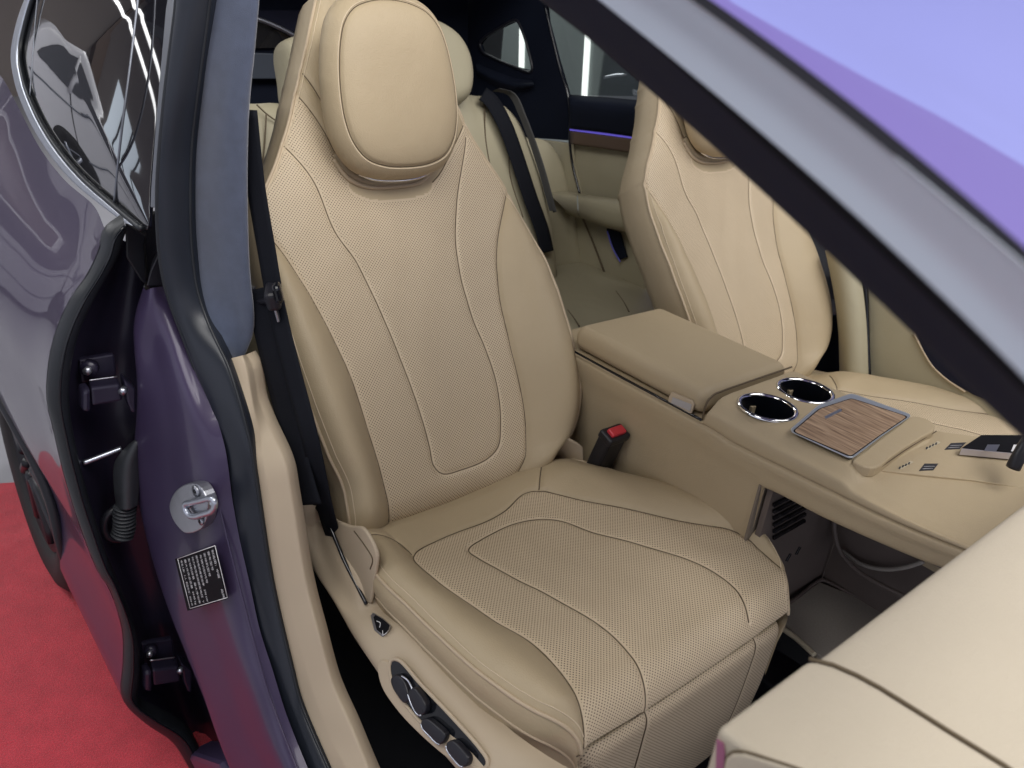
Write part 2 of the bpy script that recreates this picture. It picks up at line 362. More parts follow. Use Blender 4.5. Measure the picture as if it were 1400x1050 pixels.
def back_n(u, v):
    u = np.asarray(u, float); v = np.asarray(v, float)
    L, R = fL(v), fR(v); a1 = np.maximum(fsL(v), L+.004); a2 = np.minimum(fsR(v), R-.004)
    a1 = np.where(v > .5, L+.004, a1); a2 = np.where(v > .5, R-.004, a2)
    c = (a1+a2)/2; left = u < c
    a = np.abs(u-c); us = np.where(left, c-a1, a2-c); w = np.maximum(np.where(left, c-L, R-c), us+.004)
    t = np.clip((a-us)/(w-us), 0, 1); wide = np.clip((w-us)/.05, 0, 1)
    b = fb(v)
    n = .004+.010*np.minimum(a/us, 1)**2+.010*np.exp(-((v-.14)/.13)**2)-.006*np.exp(-((v-.4)/.12)**2)
    n = n+wide*(b*np.sin(np.pi*.60*t)-(.012+b*.42)*t**4)-(1-wide)*.0*t
    n = n-.016*np.clip(a/w, 0, 1)**7*(v > .3)*np.clip((v-.3)/.2, 0, 1)
    n = n-7*np.clip(.018-v, 0, 1)**2+.0009*np.sin(31*u+7*np.sin(9*v))*np.sin(23*v+5*np.sin(11*u))
    P = np.stack([u.ravel(), v.ravel()], 1)
    for ln, dep in ((inner, .0022), (w1, .002), (w2, .0022), (w2R, .0022), (sL, .003), (sR, .003)):
        d = polydist(P, ln).reshape(u.shape)
        n = n-dep*np.exp(-(d/.0042)**2)-dep*.9*np.exp(-d/.013)
    return n
def S3(uv, n): return SO+uv[..., :1]*SU+uv[..., 1:2]*SV+n[..., None]*SN

PERF = 'perforated_leather'
def seam(name, L, par, r=.0010, mat='thread', off=.0004):
    L = L[(L[:, 0] > fL(L[:, 1])+.003) & (L[:, 0] < fR(L[:, 1])-.003)]
    n = back_n(L[:, 0], L[:, 1])+off
    return tube(name, S3(L, n), r, M(mat), par, raw=True, k=6)

seat = thing('car_seat', 'beige front seat beside the open door, its rounded headrest and whole cushion in view', 'car seat', (0, 0, .10), 'front seats of the car')
v = np.linspace(-.09, .868, 330); s = np.linspace(-1, 1, 231); s = np.sign(s)*(1-(1-np.abs(s))**1.12)
VV, SS = np.meshgrid(v, s, indexing='ij')
UU = (fL(VV)+fR(VV))/2+SS*(fR(VV)-fL(VV))/2
NN = back_n(UU, VV)
UV = np.stack([UU, VV], -1); G = S3(UV, NN)
poly = np.vstack([sL[::-1], np.array([[fL(t), t] for t in np.linspace(.505, w2[0, 1], 14)]), w2, recess, w2R[::-1], np.array([[fR(t), t] for t in np.linspace(w2R[0, 1], .515, 12)]), sR])
fc = (UV[:-1, :-1]+UV[1:, 1:])/2
ins = inside(fc.reshape(-1, 2), poly).reshape(fc.shape[:2])
dist = polydist(UV.reshape(-1, 2), np.vstack([poly, poly[:1]]))
# also keep holes clear of the inner seam
dist = np.minimum(dist, polydist(UV.reshape(-1, 2), inner)).reshape(UU.shape)
back = gridmesh('backrest', G, M('leather'), seat, uv=UV, mask=~ins)
panel = gridmesh('backrest_panel', G, M(PERF), seat, uv=UV, mask=ins, attr=dist)
# side walls and rear shell
sh = []
for i, t in enumerate(v):
    L, R = float(fL(t)), float(fR(t)); nl, nr = NN[i, 0], NN[i, -1]; th = .105 if t < .5 else .105-.05*(t-.5)/.37
    row = [(R, nr), (R+.005, nr-.012), (R+.008, nr-.04), (R+.002, nr-.075), (R-.02, nr-th)]+[(R-.02+(L+.02-R+.02)*k/8, (nr+nl)/2-th-.02*math.sin(math.pi*k/8)) for k in range(1, 8)]+[(L+.02, nl-th), (L-.002, nl-.075), (L-.008, nl-.04), (L-.005, nl-.012), (L, nl)]
    row = np.array(row); sh.append(SO+row[:, :1]*SU+t*SV+row[:, 1:]*SN)
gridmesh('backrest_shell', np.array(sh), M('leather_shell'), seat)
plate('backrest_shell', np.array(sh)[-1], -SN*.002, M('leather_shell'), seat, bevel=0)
for sd, f, kk in ((-1, fL, 0), (1, fR, -1)):
    vv = np.linspace(.012 if sd > 0 else -.02, .86, 160); nn = np.interp(vv, v, NN[:, kk])
    P = SO+f(vv)[:, None]*SU+vv[:, None]*SV+(nn+.0005)[:, None]*SN
    tube('piping', P, .0030, M('piping'), back, raw=True, k=8)
    P2 = SO+(f(vv)-sd*.0065)[:, None]*SU+vv[:, None]*SV+(back_n(f(vv)-sd*.0065, vv)+.0002)[:, None]*SN
    for q in range(0, 158, 2): pass
    tube('stitching', P2, .0009, M('stitch'), back, raw=True, k=5)
seam('seam', sL, back); seam('seam', sR, back); seam('seam', inner, panel); seam('seam', w1, back); seam('seam', w2, back); seam('seam', w2R, back)
# recess lip and chrome bar under the headrest
lip = spline(np.array([(-.105, .583), (-.086, .551), (-.054, .535), (.012, .532), (.060, .538), (.090, .563), (.10, .583)]), 60)
tube('recess_lip', S3(lip, back_n(lip[:, 0], lip[:, 1])+.002), .0042, M('piping'), back, raw=True)
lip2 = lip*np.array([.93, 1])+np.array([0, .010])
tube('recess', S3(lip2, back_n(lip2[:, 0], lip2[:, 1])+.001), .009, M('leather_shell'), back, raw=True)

# headrest
ca, sa = math.cos(math.radians(14)), math.sin(math.radians(14))
HV, HN = SV*ca+SN*sa, SN*ca-SV*sa; HO = SO+SV*.55+SN*.036
hc = -.002
hw = [(.0, -.015), (.050, -.011), (.089, .004), (.113, .034), (.124, .070), (.127, .110), (.124, .160), (.115, .208), (.102, .242), (.080, .266), (.045, .280), (.0, .285)]
hout = np.array([(hc+a, b) for a, b in hw]+[(hc-a, b) for a, b in hw[-2:0:-1]])
head, HL, HC = pillow('headrest', hout, HO, SU, HV, HN, .047, .045, M('leather'), seat, p=5.0, q=.55, groove=.865, rings=60, n=160)
def head_at(r, off=0):
    P = HC+(HL-HC)*r; z = .047*(1-r**5)**.55-.0035+off
    return HO+P[:, :1]*SU+P[:, 1:]*HV+z*HN
tube('seam', head_at(.865, .0004), .0011, M('thread'), head, raw=True, closed=True, k=6)
tube('stitching', head_at(.888, .0028), .0009, M('stitch'), head, raw=True, closed=True, k=5)
bar = spline(np.array([(-.075, .552), (-.050, .541), (.0, .536), (.045, .540), (.066, .547)]), 40)
tube('chrome_bar', S3(bar, np.full(40, .026)), .0036, M('chrome'), head, raw=True, flat=.8)

# ---------------- cushion
oL = LZ([(563, 757), (567, 769), (599, 799), (616, 813), (673, 856), (729, 893), (757, 919), (777, 944), (791, 970), (801, 998), (804, 1018)], .48)[:, :2]
oR = LZ([(616, 729), (687, 694), (717, 671), (737, 669), (760, 674), (800, 686), (857, 700), (929, 719), (986, 731), (1009, 740), (1037, 760), (1066, 784)], .48)[:, :2]
cL = table([(-.06, -.245), (.02, -.250), (.10, -.252), (.157, -.258), (.214, -.262), (.309, -.262), (.403, -.259), (.454, -.249), (.50, -.233), (.551, -.200), (.60, -.19)])
cR = table([(-.06, .235), (.02, .240), (.079, .245), (.147, .268), (.204, .296), (.294, .328), (.382, .333), (.443, .322), (.491, .298), (.519, .272), (.553, .245), (.60, .24)])
ySL = table([(-.06, -.19), (.10, -.19)]+[tuple(q) for q in oL[2:-1]]+[(.60, -.20)])
ySR = table([(-.06, .09), (.10, .09), (.144, .120), (.191, .147), (.253, .189), (.330, .238), (.386, .280), (.413, .290), (.457, .289), (.504, .280), (.60, .25)])
zc = table([(-.06, .430), (.02, .444), (.045, .4555), (.07, .4645), (.10, .469), (.16, .473), (.30, .483), (.42, .487), (.50, .483), (.60, .483)])
outer = spline(np.vstack([oL[::-1][:-1], [(.150, -.180)], [(.135, -.12)], oR[1:]]), 200)
iL = LZ([(887, 964), (887, 944), (877, 921), (860, 896), (837, 873), (803, 850), (743, 814), (700, 790), (653, 760), (641, 748), (659, 731), (701, 711), (729, 706), (766, 710), (814, 729), (871, 746), (943, 771), (980, 789), (1003, 806), (1017, 826), (1026, 843)], .48)[:, :2]
inn = spline(iL, 200)
rearL = spline(LZ([(507, 740), (540, 740), (563, 757)], .478)[:, :2], 12)
rearR = spline(LZ([(740, 640), (738, 655), (737, 669)], .478)[:, :2], 12)
X0, RR = .500, .052
def cush(px, y):
    """px = distance along the profile; returns xyz"""
    px = np.asarray(px, float); y = np.asarray(y, float)
    th = np.clip((px-X0)/RR, 0, 1.45); x = np.where(px > X0, X0+RR*np.sin(th), px); drop = np.where(px > X0, RR*(1-np.cos(th))*.85, 0)
    xe = x
    L, R = cL(xe), cR(xe); a1, a2 = np.maximum(ySL(xe), L+.006), np.minimum(ySR(xe), R-.006); c = (a1+a2)/2
    left = y < c; a = np.abs(y-c); us = np.where(left, c-a1, a2-c); w = np.where(left, c-L, R-c)
    t = np.clip((a-us)/np.maximum(w-us, .006), 0, 1); b = .024*np.clip((w-us)/.05, 0, 1)*np.clip((px+.02)/.14, 0.1, 1)*np.clip((.60-px)/.12, .15, 1)
    z = zc(x)-drop+.0009*np.sin(29*y+6*np.sin(9*x))*np.sin(25*x+5*np.sin(10*y))+.010*np.clip(a/us, 0, 1)**2+b*np.sin(np.pi*.62*t)-(.008+b*.75)*t**4
    P = np.stack([x.ravel(), y.ravel()], 1)
    Pg = np.stack([(x+np.where(px > X0, (px-X0)-(x-X0), 0)*.0).ravel(), y.ravel()], 1)
    for ln, dep in ((outer, .0026), (inn, .0022), (rearL, .002), (rearR, .002)):
        d = polydist(Pg, ln).reshape(x.shape); z = z-dep*np.exp(-(d/.0042)**2)-dep*.9*np.exp(-d/.014)
    return np.stack([x, y, z], -1)
pr = np.concatenate([np.linspace(-.06, X0, 210), X0+np.linspace(0, 1, 40)[1:]*RR*1.42])
s = np.linspace(-1, 1, 231); s = np.sign(s)*(1-(1-np.abs(s))**1.12)
PP, SS = np.meshgrid(pr, s, indexing='ij')
xe = np.where(PP > X0, X0+RR*np.sin(np.clip((PP-X0)/RR, 0, 1.45)), PP)
YY = (cL(xe)+cR(xe))/2+SS*(cR(xe)-cL(xe))/2
CG = cush(PP, YY); CUV = np.stack([YY, PP], -1)
opoly = np.vstack([outer, [(.70, .25), (.70, -.21)]])
fc = np.stack([CG[..., 0], CG[..., 1]], -1); fcc = (fc[:-1, :-1]+fc[1:, 1:])/2
insc = inside(fcc.reshape(-1, 2), opoly).reshape(fcc.shape[:2])
dc = np.minimum(polydist(fc.reshape(-1, 2), outer), polydist(fc.reshape(-1, 2), inn)).reshape(YY.shape)
cushion = gridmesh('seat_cushion', CG, M('leather'), seat, uv=CUV, mask=~insc, flip=True)
cpanel = gridmesh('cushion_panel', CG, M(PERF), seat, uv=CUV, mask=insc, attr=dc, flip=True)
def cseam(L, par):
    P = cush(np.where(L[:, 0] > X0, X0+RR*np.arcsin(np.clip((L[:, 0]-X0)/RR, 0, .99)), L[:, 0]), L[:, 1]); P[:, 2] += .0004
    tube('seam', P, .0011, M('thread'), par, raw=True, k=6)
cseam(outer, cushion); cseam(inn, cpanel); cseam(rearL, cushion); cseam(rearR, cushion)
# side band below the piping, all round the cushion
for sd, f, col in ((-1, cL, 0), (1, cR, -1)):
    e = CG[:, col]
    bulge = np.array([0, sd, 0])
    rows = [e, e+bulge*.004+np.array([0, 0, -.010]), e+bulge*.003+np.array([0, 0, -.030]), e-bulge*.006+np.array([0, 0, -.052]), e-bulge*.012+np.array([0, 0, -.12])]
    rows = [np.column_stack([r[:, 0], r[:, 1], np.maximum(r[:, 2], .30)]) for r in rows]
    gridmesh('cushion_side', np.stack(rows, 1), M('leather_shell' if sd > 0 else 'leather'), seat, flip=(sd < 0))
    tube('piping', e+np.array([0, 0, .0008]), .0030, M('piping'), cushion, raw=True)
    if sd < 0: tube('seam', rows[3]+np.array([0, -.001, .004]), .0028, M('piping'), cushion, raw=True)
    e2 = cush(pr, f(xe[:, 0])-sd*.0075)
    tube('stitching', e2+np.array([0, 0, .0003]), .0009, M('stitch'), cushion, raw=True, k=5)
# leg rest below the front gap
yl, yr = -.192, .252
ys = np.linspace(0, 1, 161); prof = np.array([(.515, .418), (.532, .428), (.546, .434), (.5535, .427), (.5562, .413), (.556, .40), (.555, .36), (.552, .30), (.546, .24), (.538, .18)])
prof = spline(prof, 70)
LG = np.zeros((70, 161, 3)); LU = np.zeros((70, 161, 2)); arc = np.concatenate([[0], np.cumsum(np.hypot(*np.diff(prof, axis=0).T))])
sx1, sx2 = -.075, .170
for i in range(70):
    yy = yl+(yr-yl)*ys
    e = np.minimum(ys, 1-ys)*(yr-yl)
    inset = -.022*np.exp(-e/.012)
    g = sum(np.exp(-((yy-q)/.0035)**2)+.8*np.exp(-np.abs(yy-q)/.012) for q in (sx1-.004*i/70, sx2))
    LG[i, :, 0] = prof[i, 0]+inset-.0022*g; LG[i, :, 1] = yy; LG[i, :, 2] = prof[i, 1]-.02*np.exp(-e/.01)*(prof[i, 1] > .405)-.008*(yy-yl)/(yr-yl)*0
    LU[i, :, 0] = yy; LU[i, :, 1] = .6+arc[i]
perf_leg = np.minimum(np.minimum(np.abs(LU[..., 0]-sx1), np.abs(LU[..., 0]-sx2)), np.minimum(LU[..., 0]-yl, yr-LU[..., 0]))
leg = gridmesh('leg_rest', LG, M(PERF), seat, uv=LU, attr=perf_leg)
for q in (sx1, sx2):
    k = int((q-yl)/(yr-yl)*160); tube('seam', LG[4:, k]+np.array([.0008, 0, 0]), .0010, M('thread'), leg, raw=True, k=6)
for yy, sg in ((yl, -1), (yr, 1)):
    c = LG[:, 0 if sg < 0 else -1]
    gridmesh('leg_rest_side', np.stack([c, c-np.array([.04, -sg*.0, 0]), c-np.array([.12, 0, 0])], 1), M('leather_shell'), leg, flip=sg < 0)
    tube('piping', c, .0025, M('piping'), leg, raw=True)

# ---------------- hard side trim with the adjuster switches
TR = [LY([(428, 690), (449, 730), (490, 790), (505, 830), (545, 862), (616, 940), (673, 1002), (730, 1045), (790, 1080)], [-.262, -.264, -.264, -.264, -.262, -.262, -.262, -.256, -.250]),
      LY([(421, 700), (440, 756), (472, 812), (500, 856), (530, 893), (590, 965), (640, 1020), (690, 1065), (750, 1100)], [-.276, -.278, -.280, -.284, -.286, -.288, -.288, -.284, -.278]),
      LY([(413, 690), (424, 767), (456, 821), (484, 870), (513, 913), (547, 961), (587, 1007), (616, 1041), (660, 1090)], -.292)]
low = TR[2]+np.array([0, .07, -.035])
trim = loft('side_trim', [TR[0]+np.array([0, .02, .002]), TR[0], TR[1], TR[2], low], M('beige_plastic'), seat, n=90, m=6)
tube('slot', LY([(430, 690), (449, 716), (470, 765), (501, 826)], -.268), .003, M('gloss_black'), trim, n=40)
# upright cover beside the hinge
hp = [(444, 704), (460, 712), (478, 719), (496, 722), (504, 733), (511, 747), (515, 760), (514, 775), (510, 800), (504, 826), (492, 798), (474, 766), (456, 732)]
hinge = plate('hinge_cover', spline(np.array([PY(q, -.263) for q in hp]), 60, True), (0, .006, 0), M('beige_plastic'), seat, bevel=.003, seg=4)
tube('seam', LY([(484, 726), (498, 745), (509, 764), (506, 778)], -.2638), .0009, M('thread'), hinge, n=30)
loft('hinge_cover', [LY([(745, 640), (762, 612), (775, 600)], .215), LY([(770, 640), (785, 617), (790, 607)], .235), LY([(797, 638), (797, 625), (797, 612)], .245)], M('beige_plastic'), seat, n=20, thick=.004)
def planeof(a, b, c):
    n = np.cross(b-a, c-a); n /= np.linalg.norm(n)
    if n@(CAM-a) < 0: n = -n
    return n, n@a
mn_, mc_ = planeof(PY((505, 830), -.264), PY((545, 862), -.262), PY((494, 882), -.291))
mc_ += .003
mf = lambda q, o=0: on(q, mn_, mc_+o)
b = [(509, 842), (512, 838), (524, 845), (535, 855), (533, 862), (525, 871), (514, 862)]
btn = plate('memory_button', [mf(q, .003) for q in b], mn_*.004, M('steel'), seat, bevel=.001)
plate('button_face', [mf((522+(q[0]-522)*.84, 855+(q[1]-855)*.84), .0072) for q in b], mn_*.0006, M('label_black'), btn, bevel=0)
for qq in ([(515, 849), (520, 852), (519, 858)], [(523, 862), (524, 868), (529, 865)]):
    tube('icon', [mf(q, .0084) for q in qq], .0006, M('label_white'), btn, n=14, k=6)
pn_, pc_ = planeof(PY((600, 920), -.2625), PY((690, 1018), -.2610), PY((575, 993), -.2915))
pc_ += .0085
pf = lambda q, o=0: on(q, pn_, pc_+o)
pk = [(535, 912), (538, 904), (548, 905), (575, 935), (615, 977), (655, 1022), (665, 1038), (663, 1048), (652, 1048), (625, 1030), (590, 1000), (560, 968), (540, 937)]
big = [(600+(q[0]-600)*1.07, 977+(q[1]-977)*1.05) for q in pk]
pocket = plate('switch_housing', spline(np.array([pf(q, -.012) for q in big]), 70, True), pn_*.0205, M('beige_plastic'), seat, bevel=.004, seg=4)
plate('switch_pocket', spline(np.array([pf(q, .0080) for q in pk]), 60, True), pn_*.0016, M('gloss_black'), pocket, bevel=0)
tube('pocket_rim', spline(np.array([pf((600+(q[0]-600)*1.03, 977+(q[1]-977)*1.03), .0088) for q in pk]), 90, True), .0030, M('beige_plastic'), pocket, raw=True, closed=True)
def knob(name, L, dep, mat='black_plastic', rimmed=True):
    P = spline(np.array([pf(q, .0090) for q in L]), 40, True)
    o = plate(name, P, pn_*dep, M(mat), seat, bevel=.003, seg=3, smooth=True)
    if rimmed: tube('chrome_edge', (P*.97+P.mean(0)*.03)[24:40]+pn_*(dep-.001), .0012, M('satin_silver'), o, raw=True)
    return o
k1 = knob('lumbar_knob', [(541, 927), (547, 921), (557, 926), (564, 942), (566, 955), (559, 960), (550, 950), (543, 938)], .010, 'black_plastic', False)
tube('chrome_edge', [pf(q, .0195) for q in [(549, 924), (558, 931), (564, 944), (565, 957)]], .0013, M('satin_silver'), k1, n=20)
knob('backrest_switch', [(566, 944), (574, 938), (582, 946), (590, 962), (588, 974), (580, 976), (571, 962)], .012)
knob('seat_switch', [(583, 984), (590, 980), (605, 990), (616, 1002), (614, 1012), (608, 1016), (594, 1004), (584, 992)], .011)
knob('seat_switch', [(618, 1014), (626, 1010), (640, 1022), (648, 1034), (646, 1044), (638, 1046), (626, 1034), (618, 1022)], .011)
# buckle
bo = np.array([.118, .262, .455]); ax = np.array([.05, -.01, .12]); ax /= np.linalg.norm(ax)
bk = box('buckle', (.122, .258, .505), (.030, .052, .125), M('black_plastic'), seat, bevel=.008, rot=(0, .28, 0))
box('release_button', (.1425, .2575, .5665), (.018, .036, .010), M('red_plastic'), bk, bevel=.003, rot=(0, .42, 0))
box('buckle_cap', (.138, .258, .556), (.034, .055, .018), M('black_plastic'), bk, bevel=.005, rot=(0, .35, 0))
box('seat_base', (.22, .02, .24), (.55, .42, .16), M('black_plastic'), seat, bevel=.02)

# ---------------- the driver's seat: the same build on the other side of the console
DY = .905
def copy_seat(skip=()):
    r = seat.copy(); COL.objects.link(r); r.location = seat.location+Vector((0, DY, 0))
    for ch in list(seat.children):
        if ch.name.split('.')[0] in skip: continue
        c = ch.copy(); COL.objects.link(c); c.parent = r
        if ch.name.split('.')[0] in ('seat_cushion', 'cushion_panel', 'cushion_side', 'leg_rest', 'leg_rest_side'): c.location = ch.location+Vector((.055, 0, .008))
        for g in ch.children:
            d = g.copy(); COL.objects.link(d); d.parent = c
    return r
drv = copy_seat(('memory_button', 'switch_pocket', 'lumbar_knob', 'backrest_switch', 'seat_switch', 'buckle', 'side_trim', 'hinge_cover'))
drv['label'] = 'beige leather front seat beyond the centre console, its headrest hidden by the windscreen pillar'
# ------------------------------------------------------------------ setting
GZ = -.22
floor = plate('floor', [(-9, -7, GZ), (7, -7, GZ), (7, 6, GZ), (-9, 6, GZ)], (0, 0, -.1), M('concrete'), None, bevel=0); floor['kind'] = 'structure'
cp = [PZ((-60, 668), GZ), PZ((30, 662), GZ), (-.9, 2.2, GZ), (2.2, 2.2, GZ), (2.2, -.90, GZ), (-1.6, -.90, GZ)]
cp = [(p[0], p[1], GZ) for p in cp]
carp = plate('carpet', cp, (0, 0, .010), M('red_carpet'), None, bevel=.003); carp['kind'] = 'structure'
wall = plate('wall', [(-9, 5.2, GZ), (7, 5.2, GZ), (7, 5.2, 4.2), (-9, 5.2, 4.2)], (0, .15, 0), M('lilac_wall'), None, bevel=0); wall['kind'] = 'structure'

car = thing('car', 'purple car seen through its open doorway, with black seals and beige trim', 'car', (.3, .455, GZ))

# ------------------------------------------------------------------ middle pillar
sealL_px = [(243, -20), (243, 0), (226, 143), (217, 257), (219, 336), (226, 384), (237, 421), (257, 473), (286, 557), (303, 614), (323, 743), (337, 800), (351, 864), (369, 921), (386, 979), (415, 1050), (432, 1090)]
sealL = LY(sealL_px, [-.388, -.39, -.415, -.430, -.434, -.432, -.426, -.416, -.406, -.402, -.40, -.40, -.40, -.40, -.40, -.40, -.40])
sealR_px = [(290, -20), (289, 0), (274, 114), (264, 200), (262, 286), (264, 340), (271, 393), (283, 432), (297, 464), (314, 500), (343, 600), (351, 649), (374, 797), (400, 910), (413, 959), (451, 1049), (470, 1090)]
sealR = LY(sealR_px, [-.356, -.357, -.372, -.382, -.389, -.391, -.390, -.387, -.385, -.382, -.380, -.380, -.380, -.380, -.380, -.380, -.380])
mid = (sealL+sealR)/2; outn = np.array([.55, -.83, 0])
loft('door_seal', [sealL-outn*.012, sealL+outn*.004, mid+outn*.016, sealR+outn*.004, sealR-outn*.012], M('seal_rubber'), car, n=120, m=6)
tube('seal_lip', sealL+outn*.002, .0035, M('rubber'), car, n=140)
tube('seal_lip', sealR+outn*.003, .0025, M('rubber'), car, n=140)
# suede upper lining
suR = LY([(353, -20), (353, 0), (347, 71), (340, 143), (337, 250), (340, 364), (346, 450), (334, 488)], [-.308, -.310, -.320, -.328, -.335, -.337, -.337, -.348])
suM = LY([(331, -20), (331, 0), (325, 71), (318, 143), (314, 250), (316, 364), (322, 440), (326, 490)], [-.322, -.324, -.335, -.345, -.352, -.354, -.354, -.356])
suL = LY([(288, -20), (287, 0), (277, 90), (266, 180), (260, 280), (266, 380), (290, 455), (311, 492)], [-.352, -.354, -.366, -.376, -.386, -.389, -.386, -.381])
loft('pillar_lining', [suL, suM+np.array([.004, -.002, 0]), suR, suR+np.array([-.06, .012, 0])], M('suede'), car, n=90, m=10)
# beige lower trim running down into the sill
bL = LY([(311, 491), (314, 500), (343, 600), (351, 649), (374, 797), (400, 910), (413, 959), (451, 1049), (470, 1090)], -.379)
bR_px = [(338, 484), (346, 500), (354, 545), (366, 577), (391, 634), (399, 677), (419, 797), (436, 864), (456, 936), (481, 993), (504, 1049), (520, 1085)]
bR = LY(bR_px, [-.348, -.347, -.346, -.346, -.346, -.347, -.350, -.352, -.352, -.352, -.352, -.352])
bM = LY([(330, 487), (334, 500), (346, 560), (355, 600), (364, 634), (372, 677), (392, 797), (411, 875), (432, 945), (452, 1000), (478, 1049), (494, 1085)], -.366)
_n = 130
_L, _M, _R = spline(bL, _n), spline(bM+outn*np.where(np.arange(12) < 4, -.003, .006)[:, None], _n), spline(bR+outn*.002, _n)
_B, _C = _R-outn*.014+np.array([0, .006, 0]), _R+np.array([-.05, .02, -.03])
mixp = lambda a, b, t: a*(1-t)+b*t
sill = loft('pillar_trim', [_L, mixp(_L, _M, .5), mixp(_L, _M, .9), mixp(mixp(_L, _M, .97), _R, .02), mixp(_M, _R, .10), mixp(_M, _R, .5), mixp(_M, _R, .92), mixp(_R, _B, .03), mixp(_R, _B, .15), _B, _C], M('beige_plastic'), car, n=_n, straight=True)
box('trim_step', (0, 0, 0), (.01, .01, .01), M('beige_plastic'), car) if False else None
# purple door-shut face
pL = LY([(200, 393), (190, 425), (186, 450), (191, 536), (186, 643), (195, 700), (209, 757), (229, 821), (257, 893), (280, 950), (300, 1007), (317, 1050), (332, 1090)],
        [-.440, -.452, -.458, -.463, -.472, -.471, -.467, -.461, -.455, -.450, -.447, -.444, -.442])
pR = LY([(230, 390), (240, 421), (258, 473), (287, 557), (304, 614), (315, 690), (325, 743), (338, 800), (352, 864), (370, 921), (388, 979), (416, 1050), (434, 1090)], -.412)
pM = LY([(212, 392), (212, 430), (214, 480), (232, 560), (238, 640), (250, 700), (262, 757), (280, 821), (302, 893), (322, 950), (341, 1007), (364, 1050), (380, 1090)], [-.436, -.440, -.443, -.445, -.446, -.445, -.443, -.440, -.437, -.434, -.432, -.430, -.43])
pQ = LY([(222, 391), (228, 425), (242, 478), (268, 558), (280, 628), (292, 695), (302, 750), (318, 810), (336, 878), (356, 936), (374, 992), (400, 1050), (418, 1090)], [-.424, -.426, -.428, -.429, -.430, -.430, -.429, -.428, -.427, -.426, -.425, -.424, -.424])
back_in = np.array([-.05, .03, 0])
loft('pillar_face', [pL+back_in*1.4, pL+np.array([-.012, -.001, 0]), pL+np.array([.010, -.004, 0]), pM+outn*.006, pQ+outn*.003, pR-outn*.004, sealL-outn*.02] if False else
     [pL+back_in*1.4, pL+np.array([-.010, .0, 0]), pL+np.array([.010, -.004, 0]), pM+outn*.006, pQ+outn*.003, pR-outn*.006], M('purple_inner'), car, n=110, m=8)
tube('flange', LY([(243, 470), (262, 560), (284, 628), (302, 700), (314, 750), (330, 812), (348, 880), (368, 950), (398, 1030), (410, 1060)], -.4235), .0016, M('purple_inner'), car, n=90)

# rear door edge, seal and the dark hinge recess
eO_px = [(169, 296), (146, 314), (137, 344), (120, 379), (100, 407), (80, 450), (69, 493), (66, 550), (74, 586), (91, 657), (114, 729), (137, 786), (151, 807), (169, 864), (170, 910), (167, 950), (174, 966), (200, 990), (237, 1016), (262, 1055)]
eI_px = [(172, 318), (166, 334), (160, 354), (146, 379), (128, 411), (108, 455), (97, 500), (94, 550), (104, 614), (122, 686), (136, 730), (150, 772), (160, 795), (188, 870), (191, 920), (189, 961), (200, 972), (223, 984), (260, 1007), (284, 1050)]
xb = [-.215]*15+[-.215, -.21, -.20, -.19, -.175]
eO, eI = LX(eO_px, xb), LX(eI_px, np.array(xb)+.005)
eM = LX([((a[0]*.52+b[0]*.48), (a[1]*.52+b[1]*.48)) for a, b in zip(eO_px, eI_px)], np.array(xb)+.014)
rdoor_seal = loft('edge_seal', [eO+np.array([-.012, 0, 0]), eO, eM, eI, eI+np.array([-.03, .004, 0])], M('rubber'), car, n=140, m=6)
tube('seal_lip', LX([((a[0]*.42+b[0]*.58), (a[1]*.42+b[1]*.58)) for a, b in zip(eO_px, eI_px)], np.array(xb)+.013), .0022, M('gloss_black'), car, n=150)
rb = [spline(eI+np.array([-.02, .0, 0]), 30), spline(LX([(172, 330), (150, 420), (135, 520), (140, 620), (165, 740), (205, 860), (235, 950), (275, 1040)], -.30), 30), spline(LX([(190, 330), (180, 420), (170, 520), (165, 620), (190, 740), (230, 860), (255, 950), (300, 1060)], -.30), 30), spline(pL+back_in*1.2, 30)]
loft('hinge_recess', rb, M('recess_paint'), car, n=80, m=6)
